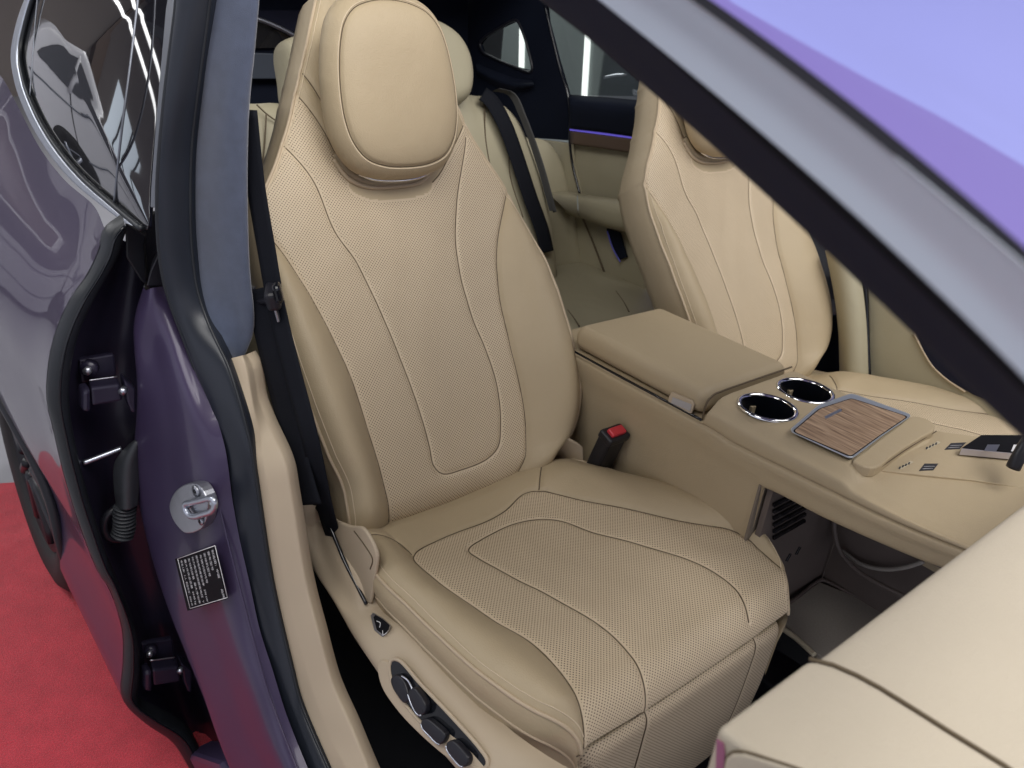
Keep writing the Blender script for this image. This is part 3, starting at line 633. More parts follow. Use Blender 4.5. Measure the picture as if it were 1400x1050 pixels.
# upper cap between glass and recess
plate('pillar_cap', LX([(171, 305), (200, 322), (198, 335), (202, 393), (192, 384), (172, 352)], -.225), (-.03, .01, 0), M('black_plastic'), car, bevel=.003)
plate('pillar_cap', LX([(226, 337), (230, 391), (200, 392), (205, 372), (217, 345)], -.165), (-.05, .02, 0), M('black_plastic'), car, bevel=.002)
plate('pillar_cap', LX([(196, 296), (224, 290), (234, 393), (200, 395), (186, 360), (170, 318)], -.245), (-.02, .01, 0), M('black_plastic'), car, bevel=.002)
def hinge_set(cx, cy, sc):
    x0 = -.232
    P = lambda a, b, x=x0: PX((cx+a*sc, cy+b*sc), x)
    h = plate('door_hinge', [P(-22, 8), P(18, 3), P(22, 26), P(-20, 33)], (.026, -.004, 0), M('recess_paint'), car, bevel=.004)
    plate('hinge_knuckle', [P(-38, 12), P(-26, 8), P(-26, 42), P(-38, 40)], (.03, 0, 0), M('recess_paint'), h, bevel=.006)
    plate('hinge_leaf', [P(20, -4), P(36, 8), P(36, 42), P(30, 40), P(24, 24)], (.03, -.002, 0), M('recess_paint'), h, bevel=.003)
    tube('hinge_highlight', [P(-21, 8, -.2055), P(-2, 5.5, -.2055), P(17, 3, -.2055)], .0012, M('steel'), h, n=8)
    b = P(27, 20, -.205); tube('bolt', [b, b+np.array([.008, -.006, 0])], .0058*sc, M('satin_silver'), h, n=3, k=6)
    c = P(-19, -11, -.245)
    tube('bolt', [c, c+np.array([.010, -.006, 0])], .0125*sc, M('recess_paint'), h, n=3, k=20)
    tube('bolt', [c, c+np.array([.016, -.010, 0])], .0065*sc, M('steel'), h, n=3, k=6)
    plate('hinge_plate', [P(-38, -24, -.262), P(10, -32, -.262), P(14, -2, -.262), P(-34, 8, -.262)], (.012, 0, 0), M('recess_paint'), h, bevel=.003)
hinge_set(143, 512, 1.0); hinge_set(224, 896, .88)
# cable boot and check rod
boot = loft('cable_boot', [LX([(186, 604), (176, 612), (160, 632), (158, 660), (162, 694)], -.235), LX([(188, 604), (184, 610), (176, 630), (174, 660), (174, 696)], -.205), LX([(190, 606), (190, 615), (190, 640), (188, 668), (186, 690)], -.215)], M('boot_rubber'), car, n=40, m=8, thick=.004)
bp = spline(LX([(171, 692), (170, 705), (170, 720), (166, 735)], -.225), 90)
tube('bellows', bp, [.0155+.0028*math.sin(i*2*math.pi/10) for i in range(90)], M('boot_rubber'), boot, raw=True, k=20)
tube('cable_loop', LX([(160, 694), (147, 704), (142, 722), (150, 736), (165, 738)], -.245), .0065, M('black_plastic'), boot, n=40)
tube('check_rod', LX([(114, 633), (140, 623), (166, 613)], -.245), .0042, M('satin_silver'), car, n=20)
# striker and type label on the shut face
def planeof(a, b, c):
    n = np.cross(b-a, c-a); n /= np.linalg.norm(n)
    if n@(CAM-a) < 0: n = -n
    return n, n@a
_a, _b, _c = pM[5]+outn*.008, pQ[5]+outn*.006, (pM[8]+pQ[8])/2+outn*.008
fn, fc0 = planeof(_a, _b, _c); fc0 += .0085
F = lambda q, o=0: on(q, fn, fc0+o)
sp = [(262, 660), (278, 656), (287, 660), (297, 678), (297, 698), (291, 715), (281, 722), (267, 724), (262, 721), (250, 706), (245, 690), (250, 672)]
stk = plate('striker', spline(np.array([F(q, -.012) for q in sp]), 48, True), fn*.016, M('steel'), car, bevel=.0015, smooth=False)
sq = [F(q, .0105) for q in [(253, 690), (262, 687), (275, 684), (287, 681.5), (293, 684), (293.5, 692), (290, 698.5), (278, 703), (266, 706), (259, 704), (254, 697)]]
tube('striker_loop', sq, .0046, M('satin_silver'), stk, n=70, k=12, closed=True)
for q in ((254, 692), (292, 688)): tube('striker_foot', [F(q, .004), F(q, .0105)], .0052, M('satin_silver'), stk, n=4, k=12)
for q, r in (((269, 671), .0088), ((276, 712), .0062)):
    c = F(q, .004); tube('screw', [c, c+fn*.003], r, M('steel'), stk, n=3, k=24); tube('screw_socket', [c+fn*.0025, c+fn*.0036], r*.45, M('gloss_black'), stk, n=3, k=6)
lc = [F(q, .0006) for q in [(242, 763), (295, 745), (312, 818), (259, 834)]]
lab = plate('type_label', lc, fn*.0034, M('label_black'), car, bevel=0)
le = [F(q, .0044) for q in [(243, 764), (294, 746), (311, 817), (260, 832)]]
for a, b in zip(le, le[1:]+le[:1]): tube('label_edge', [a, b], .0006, M('label_white'), lab, n=4, k=4)
tx, ty = le[3]-le[0], le[1]-le[0]          # text runs down the long side, lines stack from right to left
LW, LH = np.linalg.norm(tx), np.linalg.norm(ty)
ex, ey = tx/LW, ty/LH
def words(txt, x, y, h):
    c = bpy.data.curves.new('label_text', 'FONT'); c.body = txt; c.size = h
    o = bpy.data.objects.new('label_text', c); COL.objects.link(o)
    dg = bpy.context.evaluated_depsgraph_get(); me = bpy.data.meshes.new_from_object(o.evaluated_get(dg)); COL.objects.unlink(o); bpy.data.objects.remove(o)
    V = np.array([v.co[:] for v in me.vertices]) if len(me.vertices) else np.zeros((0, 3))
    if not len(V): return
    wid = V[:, 0].max(); k = min(1, (LW*.95-x)/max(wid, 1e-6))
    W3 = le[0]+fn*.0004+np.outer(x+V[:, 0]*k, ex)+np.outer(y+V[:, 1], ey)
    mesh('label_text', W3, [tuple(p.vertices) for p in me.polygons], M('label_white'), lab, False)
rows = [(u'制造国：中国        品牌', .05), (u'整车型号', .05), (u'发动机型号', .05), (u'车辆识别代号', .06), (u'驱动电机峰值功率   270 kW', .05), (u'动力电池系统额定电压  V', .05), (u'发动机排量  最大净功率', .05), (u'最大允许总质量  2940 kg', .05), (u'乘坐人数：5 人  制造年月：2024-10', .05)]
for i, (t, x0) in enumerate(rows):
    words(t, LW*x0, LH*(.905-.104*i)-.0008, LH*.054)

# ------------------------------------------------------------------ rear quarter: glass, bright trim, painted skin, wheel
gn = np.array([0, 1, -.35]); gcst = -.458-.35*.90
GP = lambda q, o=0: on(q, gn, gcst+o)
trim_px = [(176, 306), (150, 288), (100, 247), (66, 205), (40, 160), (22, 110), (18, 70), (26, 30), (40, -8), (52, -30)]
tin_px = [(196, 313), (160, 283), (112, 240), (76, 196), (50, 150), (34, 105), (30, 70), (38, 30), (50, -8), (62, -30)]
gl = [GP(q) for q in tin_px]+[GP(q) for q in [(240, -30), (236, 0), (214, 160), (205, 260), (203, 312)]]
gN = np.array([0, -1, .35])/math.hypot(1, .35); gV = np.array([0, .35, 1])/math.hypot(1, .35); gU = np.array([1., 0, 0]); gP = np.array(gl); gO = gP.mean(0)
rg, _, _ = pillow('rear_side_glass', np.stack([(gP-gO)@gU, (gP-gO)@gV], 1), gO, gU, gV, gN, .0002, .004, M('dark_glass'), car, rings=30, n=140, p=2, q=.5, bulge=.022)
tr1, tr2 = np.array([GP(q, -.002) for q in trim_px]), np.array([GP(q, -.002) for q in tin_px])
o_g = np.array([0, -1, .35])/1.06
loft('window_trim', [tr1-o_g*.01, tr1+o_g*.003, (tr1+tr2)/2+o_g*.006, tr2*.8+tr1*.2+o_g*.003, tr2*.8+tr1*.2-o_g*.006], M('satin_silver'), car, n=100, m=4)
tube('window_gasket', tr2+o_g*.003, .0045, M('rubber'), car, n=100)
tube('glass_divider', [GP((191, -20), -.022), GP((178, 90), -.023), GP((165, 190), -.019), GP((156, 278), -.004)], .0017, M('dull_silver'), car, n=30)
tube('glass_divider', [GP((53, -20), -.012), GP((46, 60), -.013), GP((41, 130), -.008)], .0015, M('dull_silver'), car, n=30)
tube('pillar_applique', [GP((231, -20), .004), GP((226, 60), .004), GP((216, 150), .004), GP((207, 250), .004), GP((204, 310), .004)], .004, M('pillar_trim'), car, n=60)
strip = [(229, -20), (240, -20), (224, 143), (215, 257), (213, 284), (205, 284), (206, 257), (214, 150)]
plate('pillar_applique', [GP(q, -.002) for q in strip], (0, .010, 0), M('dull_silver'), car, bevel=.002)
plate('pillar_applique', [GP(q, .004) for q in [(238, -20), (252, -20), (236, 143), (226, 240), (214, 240), (222, 143)]], (0, .012, 0), M('gloss_black'), car, bevel=.001)
# painted skin: stations running back from the door edge
eb = spline(eO[1:]+np.array([-.006, -.001, 0]), 60)
zt, zb = eb[0, 2], eb[-1, 2]
trs = spline(tr1, 200)
def top_at(x):
    k = int(np.argmin(np.abs(trs[:, 0]-x)+(trs[:, 2] > 1.0)*.5)); return trs[k]
st = [eb]
for x in (-.34, -.50, -.68, -.86, -1.02, -1.20, -1.45, -1.75):
    T = top_at(max(x, -1.05)); k = (eb[:, 2]-zb)/(zt-zb)
    hz = max(0, min(1, (-.4-x)/.6))
    z = zb+(T[2]-.004-zb)*np.clip(k, 0, 1); yb = eb[:, 1]
    y = yb+(T[1]-.008-eb[0, 1])*np.clip(k, 0, 1)**3-.040*hz*np.exp(-((k-.62)/.22)**2)
    if x < -1.1: y = y+(-1.1-x)*.16*1
    st.append(np.column_stack([np.full(60, x)+0*eb[:, 0], y, z]))
sk = [np.array([s_[i] for s_ in st]) for i in range(0, 60)]
Gs = np.stack([spline(r, 170) for r in sk], 0)
wc = np.array([-1.02, .0, .12]); wr = .345
cen = (Gs[:-1, :-1]+Gs[1:, 1:])/2
keep = np.hypot(cen[..., 0]-wc[0], cen[..., 2]-wc[2]) > wr+.045
skin = gridmesh('rear_body', Gs, M('purple_paint'), car, mask=keep)
# wheel-arch lip
ang = np.linspace(math.radians(-52), math.radians(200), 60)
ax_, az_ = wc[0]+(wr+.045)*np.cos(ang), wc[2]+(wr+.045)*np.sin(ang)
flat_ = Gs.reshape(-1, 3)
ay_ = [flat_[np.argmin((flat_[:, 0]-a)**2+(flat_[:, 2]-b)**2), 1] for a, b in zip(ax_, az_)]
ay_ = np.convolve(np.pad(ay_, 4, 'edge'), np.ones(9)/9, 'valid')
arch = np.column_stack([ax_, ay_, az_])
tube('wheel_arch', arch, .012, M('black_plastic'), car, raw=True, k=10)
gridmesh('wheel_housing', np.stack([arch, arch+np.array([0, .25, 0])], 1), M('matt_black'), car)
plate('wheel_housing', [(wc[0]+(wr+.06)*math.cos(t), -.27, wc[2]+(wr+.06)*math.sin(t)) for t in np.linspace(-1.0, 4.2, 60)], (0, .01, 0), M('matt_black'), car, bevel=0)
def ring(c, prof, n=56):
    G = np.zeros((len(prof), n, 3))
    for j in range(n):
        a = 2*math.pi*j/n
        for i, (r, y) in enumerate(prof): G[i, j] = (c[0]+r*math.cos(a), y, c[2]+r*math.sin(a))
    return G
wy = -.525
whl = gridmesh('wheel', ring(wc, [(.02, wy+.02), (.06, wy+.012), (.22, wy+.03), (.235, wy+.012), (.24, wy+.06), (.24, wy+.2)]), M('black_plastic'), car, closed=True)
gridmesh('tyre', ring(wc, [(.238, wy+.02), (.25, wy+.004), (.29, wy-.004), (.32, wy+.004), (wr-.006, wy+.02), (wr-.002, wy+.05), (wr-.002, wy+.2), (.25, wy+.24)]), M('tyre'), whl, closed=True)
for k in range(10):
    a = 2*math.pi*k/10; d = np.array([math.cos(a), 0, math.sin(a)])
    tube('spoke', [wc+d*.05+np.array([0, wy+.012, 0]), wc+d*.22+np.array([0, wy+.022, 0])], .014, M('black_plastic'), whl, n=6)
# sill under the open doorway
plate('sill', [(-.2, -.452, -.13), (1.6, -.45, -.13), (1.6, -.45, .10), (.30, -.45, .12), (-.02, -.45, .02)], (0, .06, 0), M('purple_inner'), car, bevel=.01)
plate('underbody', [(-.5, -.36, -.12), (1.5, -.36, -.12), (1.5, 1.3, -.12), (-.5, 1.3, -.12)], (0, 0, .16), M('dark_carpet'), car, bevel=.01)
plate('cabin_floor', [(-1.2, -.40, .06), (1.6, -.40, .06), (1.6, 1.32, .06), (-1.2, 1.32, .06)], (0, 0, .02), M('dark_carpet'), car, bevel=.005)
# ------------------------------------------------------------------ front belt hanging beside the seat
def strap(name, P, w, mat, par, n=60, t=.0012, wdir=(1, 0, 0)):
    P = spline(P, n); T = np.gradient(P, axis=0); T /= np.linalg.norm(T, axis=1)[:, None]
    wd = np.array(wdir, float)
    W2 = np.array([wd-(wd@t_)*t_ for t_ in T]); W2 /= np.linalg.norm(W2, axis=1)[:, None]
    G = np.stack([P-W2*w/2, P-W2*w/4, P+W2*w/4, P+W2*w/2], 1)
    o = gridmesh(name, G, mat, par); solid(o, t, 0); return o
belt = strap('seat_belt', LY([(338, 150), (349, 250), (364, 340), (378, 420), (400, 510), (424, 600), (441, 680), (452, 722), (462, 750)], [-.325, -.322, -.318, -.315, -.312, -.308, -.290, -.268, -.250]), .031, M('belt_web'), car, wdir=(.85, .45, .1))
strap('belt_return', LY([(350, 395), (366, 470), (385, 545), (405, 620), (425, 690)], [-.325, -.325, -.322, -.318, -.312]), .040, M('belt_web'), car, wdir=(.85, .4, .1))
c = PY((374, 404), -.318)
tg = box('belt_tongue', c, (.045, .020, .030), M('black_plastic'), belt, bevel=.007, rot=(.2, .15, -.5))
box('tongue_grip', PY((380, 400), -.326), (.020, .012, .028), M('gloss_black'), belt, bevel=.006, rot=(.2, .15, -.5))
box('tongue_blade', PY((378, 424), -.318), (.020, .004, .03), M('steel'), belt, bevel=.002, rot=(.2, .15, -.5))
tube('belt_guide', LY([(345, 392), (345, 404), (356, 412), (370, 409)], -.322), .005, M('black_plastic'), belt, n=24)

# ------------------------------------------------------------------ centre console
cons = bpy.data.objects.new('centre_console', None)
Y0, Y1, ZT = .292, .532, .700
# main body section lofted forward: outer shoulder, groove and lower band
xs = [-.10, .05, .30, .36, .44, .55, .66, .78, .92]
def zt(x): return float(table([(-.10, .652), (.30, .660), (.305, .700), (.545, .700), (.575, .6865), (.62, .685), (.80, .692), (.95, .71)])(x))
groove = LY([(1000, 604), (1060, 634), (1130, 668), (1200, 702), (1309, 747), (1380, 770)], .283)
lower = LY([(990, 640), (1049, 667), (1123, 707), (1191, 738), (1260, 767), (1330, 790)], .283)
fg, fl = table([(-.12, .628), (.25, .642)]+[(p[0], p[2]) for p in groove]), table([(-.12, .20), (.425, .20), (.428, .602)]+[(p[0], p[2]) for p in lower[2:]])
body = []
fz = table([(-.12, .6500), (.285, .6530), (.33, .6520)]+[(p[0], p[2]) for p in groove[0:]])
cups = ((.370, .350), (.366, .468)); CR = .0455
for x in np.concatenate([np.linspace(-.10, .2945, 30), np.linspace(.2955, .424, 62), np.linspace(.4255, .92, 80)]):
    g, z1, zl = float(fz(x)), zt(x), float(fl(x))
    if x < .295: z1 = .657
    rs = min(1, max(0, (z1-g)/.045)); ee = min(1, max(0, (x-.580)/.09)) if z1-g < 1 else 0; ee = ee*min(1, max(0, (z1-g)/.03))*.55
    top = [(Y1+.03, .45), (Y1+.026, z1-.04), (Y1+.012, z1-.010), (Y1-.012, z1), (Y1-.06, z1+.0005), ((Y0+Y1)/2, z1+.0005), (Y0+.075, z1+.0003-.0015*ee), (Y0+.040, z1-.0075*ee), (Y0+.014, z1-.004*rs-.0145*ee), (Y0-.001, z1-.016*rs-.017*ee), (Y0-.009, g+(z1-g)*(.5-.15*ee))]
    zq = zl if zl > .5 else g-.06
    sec = top+[(Y0-.0105, g+.006*rs), (Y0-.009, g+.0015*rs), (Y0-.0065, g-.0005), (Y0-.011, g-.0045), (Y0-.012, g-.012), (Y0-.010, (g+zq)/2), (Y0-.005, zq), (Y0+.004, (zl-.006) if zl > .5 else .20)]
    sec = seg_spline(np.array([(x, a, b) for a, b in sec]), 9); body.append(sec)
body = np.array(body); bc = (body[:-1, :-1]+body[1:, 1:])/2
hole = np.zeros(bc.shape[:2], bool)
for cx, cy in cups: hole |= (np.hypot(bc[..., 0]-cx, (bc[..., 1]-cy)/1.02) < CR-.0022) & (bc[..., 2] > .685)
consb = gridmesh('centre_console', body, M('leather'), car, flip=True, mask=~hole)
# armrest lid
lidP = [(-.028, Y0-.002), (.288, Y0-.004), (.292, Y1), (-.030, Y1)]
lb = box('armrest_lid', (.130, (Y0+Y1)/2, .6825), (.322, .248, .050), M('leather'), consb, bevel=.021, seg=8)
for p in lb.data.polygons: p.use_smooth = True
tube('lid_gap', [(-.03, Y0-.006, .6545), (.13, Y0-.0075, .6560), (.296, Y0-.0075, .6575)], .0026, M('gloss_black'), consb, n=20)
tube('lid_gap', [(.2955, Y0-.0065, .658), (.2955, Y0-.004, .690), (.2955, Y0+.010, .7005), (.2955, Y0+.03, .7022), (.2955, Y1, .7022)], .0018, M('thread'), consb, n=50)
btn2 = plate('lid_button', [PY(q, Y0-.004) for q in [(917, 541), (921, 535), (948, 547), (951, 553), (947, 565), (943, 566), (915, 552)]], (0, -.005, 0), M('beige_plastic'), consb, bevel=.001)
plate('button_face', [PY(q, Y0-.009) for q in [(920, 543), (946, 553), (944, 562), (918, 551)]], (0, -.001, 0), M('satin_grey'), btn2, bevel=0)
# cup holders
for cx, cy in cups:
    th = np.linspace(0, 2*math.pi, 65)[:-1]
    R_ = CR
    prof = [(R_+.0038, .6990), (R_+.0034, .7022), (R_+.0005, .7030), (R_-.0025, .7022), (R_-.0035, .699)]
    ringg = lambda prof: np.array([[(cx+r*math.cos(t), cy+r*1.02*math.sin(t), z) for t in th] for r, z in prof])
    rim_ = gridmesh('cup_holder', ringg(prof), M('chrome'), consb, closed=True)
    gridmesh('cup_well', ringg([(R_-.0035, .700), (R_-.005, .66), (R_-.007, .628), (R_-.010, .622), (.001, .622)]), M('cup_black'), rim_, closed=True)
    box('cup_tab', (cx-R_+.009, cy+.018, .672), (.006, .011, .018), M('leather_shell'), rim_, bevel=.001)
# walnut cover in its bright frame
wq = [PZ(q, .7035) for q in [(1078, 590), (1163, 541), (1246, 569), (1164, 628)]]
def corner(pts, k):       # rounded-corner outline
    out = []
    n_ = len(pts)
    for i_ in range(n_):
        a, b_, c_ = np.array(pts[i_-1], float), np.array(pts[i_], float), np.array(pts[(i_+1) % n_], float)
        for t in np.linspace(0, 1, 5):
            p_, q_ = b_+(a-b_)*k*(1-t), b_+(c_-b_)*k*t
            out.append(tuple(p_*(1-t)+q_*t))
    return out
wo = corner([(1078, 590), (1118, 555.5), (1164, 539), (1247, 569), (1206, 597), (1164, 629)], .10)
wi_px = corner([(1085, 590), (1121, 559.5), (1164, 545.5), (1240, 570), (1203, 595), (1163, 624)], .08)
fr = plate('wood_frame', [PZ(q, .7035) for q in wo], (0, 0, .0030), M('frame_silver'), consb, bevel=.0012)
plate('frame_gap', [PZ(q, .7066) for q in [((a[0]-1163)*1.03+1163, (a[1]-585)*1.03+585) for a in wi_px]], (0, 0, .0003), M('matt_black'), fr, bevel=0)
ctr = np.mean(wq, 0)
wi = [ctr+(np.array(p)-ctr)*.93 for p in wq]
plate('walnut_cover', [PZ(q, .7068) for q in wi_px], (0, 0, .0010), M('walnut'), fr, bevel=.001)
hx = [PZ(q, .7079) for q in [(1127, 570), (1129, 573), (1151, 562), (1149, 559)]]
plate('pull_tab', hx, (0, 0, .0012), M('satin_silver'), fr, bevel=.0004)
# raised pad ahead of the walnut, then the charging shelf
corner_ = lambda L: spline(np.array(L), 60, True)
pd = [PZ(q, .7030) for q in [(1166, 631), (1174, 636), (1186, 640), (1197, 640), (1218, 625), (1240, 610), (1262, 597), (1277, 588), (1276, 579), (1266, 573), (1256, 570), (1246, 570), (1226, 584), (1205, 599), (1184, 616)]]
plate('raised_pad', [p-np.array([0, 0, .016]) for p in corner_(pd)], (0, 0, .0172), M('leather'), consb, bevel=.003, seg=4)
for d_ in (2,): tube('pad_seam', [PZ((q[0]+d_, q[1]+d_*.8), .697) for q in [(1197, 641), (1218, 626), (1240, 611), (1278, 588)]], .0009, M('thread'), consb, n=24, k=6)
shf = [PZ(q, .688) for q in [(1204, 644), (1280, 590), (1330, 597), (1480, 600), (1480, 682), (1400, 668), (1330, 657), (1262, 650)]]
sh_ = plate('charging_shelf', [p-np.array([0, 0, .004]) for p in shf], (0, 0, .0052), M('leather'), consb, bevel=.001)
for q0 in ((1236, 637), (1273, 610)):
    pb = [PZ((q0[0]+a, q0[1]+b_), .6894) for a, b_ in ((-9, 4), (-5, 5), (13, -5), (9, -7))]
    plate('icon_pad', pb, (0, 0, .0004), M('pad_rubber'), sh_, bevel=0)
    for k in range(4):
        c_ = (q0[0]-6+k*4.2, q0[1]+2.2-k*2.0)
        plate('icon_mark', [PZ((c_[0]+a, c_[1]+b_), .6900) for a, b_ in ((-1.6, 1.6), (.6, 2.0), (2.0, -1.0), (-.2, -1.4))], (0, 0, .0003), M('icon_black'), sh_, bevel=0)
for L in ([(1256, 644), (1264, 634), (1283, 634), (1276, 643)], [(1291, 615), (1300, 606), (1321, 605), (1312, 614)]):
    plate('icon_block', [PZ(q, .6894) for q in L], (0, 0, .0004), M('icon_black'), sh_, bevel=0)
    for t in (.3, .62): 
        a = np.array(L[0])*(1-t)+np.array(L[1])*t; b_ = np.array(L[3])*(1-t)+np.array(L[2])*t
        tube('icon_line', [PZ(tuple(a+(b_-a)*.12), .6900), PZ(tuple(a+(b_-a)*.86), .6900)], .0005, M('satin_grey'), sh_, n=4, k=4)
# black stalk at the picture's right edge
tube('selector_stalk', [PX(q, .70) for q in [(1440, 560), (1408, 600), (1392, 626), (1385, 640)]], .010, M('black_plastic'), consb, n=30, k=14)
# open storage under the console
stor = plate('storage_tray', [PZ(q, .30) for q in [(1060, 840), (1120, 795), (1260, 850), (1180, 950)]], (0, 0, -.012), M('grey_mat'), consb, bevel=.003)
tube('tray_edge', [PZ(q, .301) for q in [(1068, 832), (1092, 815), (1117, 795), (1125, 793), (1160, 810), (1205, 833)]], .0035, M('bin_plastic'), stor, n=60)
tube('tray_edge', [PZ(q, .301) for q in [(1068, 858), (1090, 874), (1114, 896)]], .005, M('pad_rubber'), stor, n=20)
plate('storage_return', [(.4265, .2835, .604), (.4265, .312, .604), (.4265, .312, .2), (.4265, .2835, .2)], (.004, 0, 0), M('taupe'), stor, bevel=0)
plate('storage_back', [(.4445, .300, .62), (.4445, .62, .62), (.4445, .62, .26), (.4445, .300, .26)], (-.01, 0, 0), M('bin_plastic'), stor, bevel=0)
plate('storage_wall', [(.45, .585, .62), (.95, .585, .64), (.95, .585, .26), (.45, .585, .26)], (0, .01, 0), M('bin_plastic'), stor, bevel=0)
plate('storage_roof', [(.435, .300, .606), (.92, .300, .636), (.92, .60, .636), (.435, .60, .606)], (0, 0, .004), M('bin_plastic'), stor, bevel=0)
for k in range(6): plate('vent_slat', [PX((1056, 688+k*9), .4455), PX((1104-k*1, 664+k*9), .4455), PX((1104-k*1, 667.5+k*9), .4455), PX((1056, 692+k*9), .4455)], (.004, 0, 0), M('gloss_black'), stor, bevel=0)
for q in ((1078, 762), (1091, 753)): box('usb_port', PX(q, .4455), (.003, .007, .016), M('gloss_black'), stor, bevel=.001, rot=(-.45, 0, 0))
pk_ = [PY(q, .50) for q in [(1140, 712), (1142, 735), (1150, 757), (1172, 780), (1205, 800), (1240, 818), (1260, 835)]]
tube('pocket_edge', pk_, .0045, M('bin_plastic'), stor, n=50)
tube('pocket_edge', [PY(q, .52) for q in [(1150, 752), (1175, 770), (1205, 778), (1235, 776), (1262, 768)]], .004, M('grey_mat'), stor, n=40)
plate('storage_pocket', [PY(q, .535) for q in [(1142, 715), (1150, 755), (1175, 772), (1205, 780), (1235, 778), (1275, 764), (1275, 700), (1142, 690)]], (0, .006, 0), M('bin_plastic'), stor, bevel=0)
box('floor_box', PZ((1056, 915), .13)+np.array([0, 0, -.02]), (.12, .10, .06), M('black_plastic'), consb, bevel=.006, rot=(0, 0, .1))
plate('footwell_wall', [(.56, .26, .08), (1.4, .26, .08), (1.4, .26, .30), (.56, .26, .30)], (0, .02, 0), M('dark_carpet'), consb, bevel=0)
# key box lying on the shelf
kb = [PZ(q, .6916) for q in [(1311, 622), (1338, 604), (1440, 604), (1440, 634)]]
key = plate('card_box', kb, (0, 0, .012), M('card_silver'), None, bevel=.001)
key['label'] = 'flat black card box with a silver rim, lying on the beige console shelf'; key['category'] = 'box'
plate('card_face', [np.array(p)+np.array([0, 0, .0122]) for p in kb], (0, 0, .0006), M('label_black'), key, bevel=0)
plate('card_sticker', [PZ(q, .7046) for q in [(1382, 617), (1386, 608), (1420, 610), (1420, 619)]], (0, 0, .0003), M('label_white'), key, bevel=0)
plate('card_emblem', [PZ(q, .7044) for q in [(1345, 617), (1350, 608), (1367, 608), (1362, 617)]], (0, 0, .0003), M('steel'), key, bevel=0)

# ------------------------------------------------------------------ dashboard
DX = .832
dz = .92
top_seam = LZ([(1105, 905), (1140, 914), (1190, 938), (1250, 975), (1310, 1013), (1370, 1050), (1420, 1085)], dz)
top_seam = np.vstack([top_seam, top_seam[-1]+np.array([.20, .02, 0]), top_seam[-1]+np.array([.42, .03, 0])])
e1 = [np.array([DX, y, dz]) for y in np.linspace(-.362, .62, 30)]
d_in = loft('dashboard', [np.array([(DX+a, p[1]+c_, dz+b_) for p in e1]) for a, b_, c_ in ((.030, -.16, 0), (.008, -.05, 0), (0, -.012, 0), (.0008, -.006, 0), (.003, -.0022, 0), (.007, -.0004, 0), (.014, 0, 0), (.06, .001, .01), (.14, .0015, .03), (.30, .002, .07), (.60, -.01, .12))], M('dash_leather'), car, n=50, straight=True)
sm = spline(top_seam, 40)
rear_ = [np.array([DX, y, dz]) for y in np.linspace(-.454, -.366, 6)]
side_ = [np.array([DX+.002+t*.52, -.454+t*.065, dz]) for t in np.linspace(1, .03, 10)]
outl = [rear_[0]]+rear_[1:]+[p-np.array([0, .0008, 0]) for p in sm]+side_
outl = [np.array([p[0], p[1], dz+.0034]) for p in outl]
dend = plate('dashboard_end', outl, (0, 0, -.16), M('dash_leather'), car, bevel=.006, seg=4, smooth=False)
for p in dend.data.polygons: p.use_smooth = True
wn_ = dend.modifiers.new('wn', 'WEIGHTED_NORMAL')
tube('dash_seam', sm+np.array([0, 0, .0026]), .0014, M('thread'), d_in, raw=True)
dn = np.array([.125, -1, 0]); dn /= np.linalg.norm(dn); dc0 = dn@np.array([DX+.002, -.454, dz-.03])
plate('gap_reflection', [on(q, dn, dc0+.0002) for q in [(981, 1010), (990, 1016), (992, 1030), (990, 1080), (979, 1080)]], dn*.0012, M('carpet_reflection'), dend, bevel=0)  # reflection of the red carpet in the gap, painted as a pink strip
cap_ = [on(q, dn, dc0+.0003) for q in [(993, 1090), (993, 1045), (996, 1034), (1004, 1028), (1020, 1028), (1060, 1040), (1120, 1060), (1120, 1090)]]
cp_ = plate('end_cap', cap_, dn*.003, M('dash_leather'), dend, bevel=.0015)
tube('cap_gap', [p+dn*.0005 for p in cap_[:-1]], .0011, M('thread'), cp_, n=50, k=6)

# ------------------------------------------------------------------ windscreen pillar and glass
def rail(px, ys): return LY(px, ys)
def smooth_rail(pts, y0, y1, deg=3):
    p = np.array(pts, float); k = np.polyfit((p[:, 0]-1100)/300, p[:, 1], deg)
    X = np.linspace(690, 1470, 15); q = [(a, np.polyval(k, (a-1100)/300)) for a in X]
    r = LY(q, y0+(y1-y0)*(X-690)/780)
    return np.vstack([r[0]+(r[0]-r[1])*6, r[0]+(r[0]-r[1])*3, r[:], r[-1]+(r[-1]-r[-2])*5, r[-1]+(r[-1]-r[-2])*11])
a0 = smooth_rail([(736, 0), (813, 55), (896, 131), (944, 177), (996, 217), (1030, 251), (1072, 289), (1135, 350), (1212, 420), (1252, 460), (1314, 521), (1369, 573), (1400, 601)], -.440, -.520)
a1 = smooth_rail([(830, 0), (914, 70), (1000, 154), (1109, 249), (1160, 298), (1250, 378), (1330, 456), (1400, 527)], -.480, -.555)
a2 = smooth_rail([(841, 0), (916, 62), (1000, 127), (1030, 149), (1145, 250), (1190, 291), (1265, 355), (1350, 438), (1400, 487)], -.497, -.570)
a3 = smooth_rail([(944, 0), (1000, 40), (1086, 106), (1171, 171), (1265, 249), (1329, 302), (1400, 362)], -.512, -.577)
a4 = smooth_rail([(972, -4), (1000, 14), (1086, 78), (1157, 128), (1229, 186), (1286, 233), (1343, 281), (1400, 330)], -.500, -.562)
up = np.array([.3, -.35, .9]); up /= np.linalg.norm(up)
loft('windscreen_pillar', [a0+np.array([-.02, .03, .0]), a0, (a0+a1)/2+np.array([.006, -.006, .002]), a1], M('pillar_trim'), car, n=90, m=8)
loft('pillar_seal', [a1-up*.002, (a1+a2)/2+np.array([.002, -.002, 0]), a2], M('matt_black'), car, n=90, m=6)
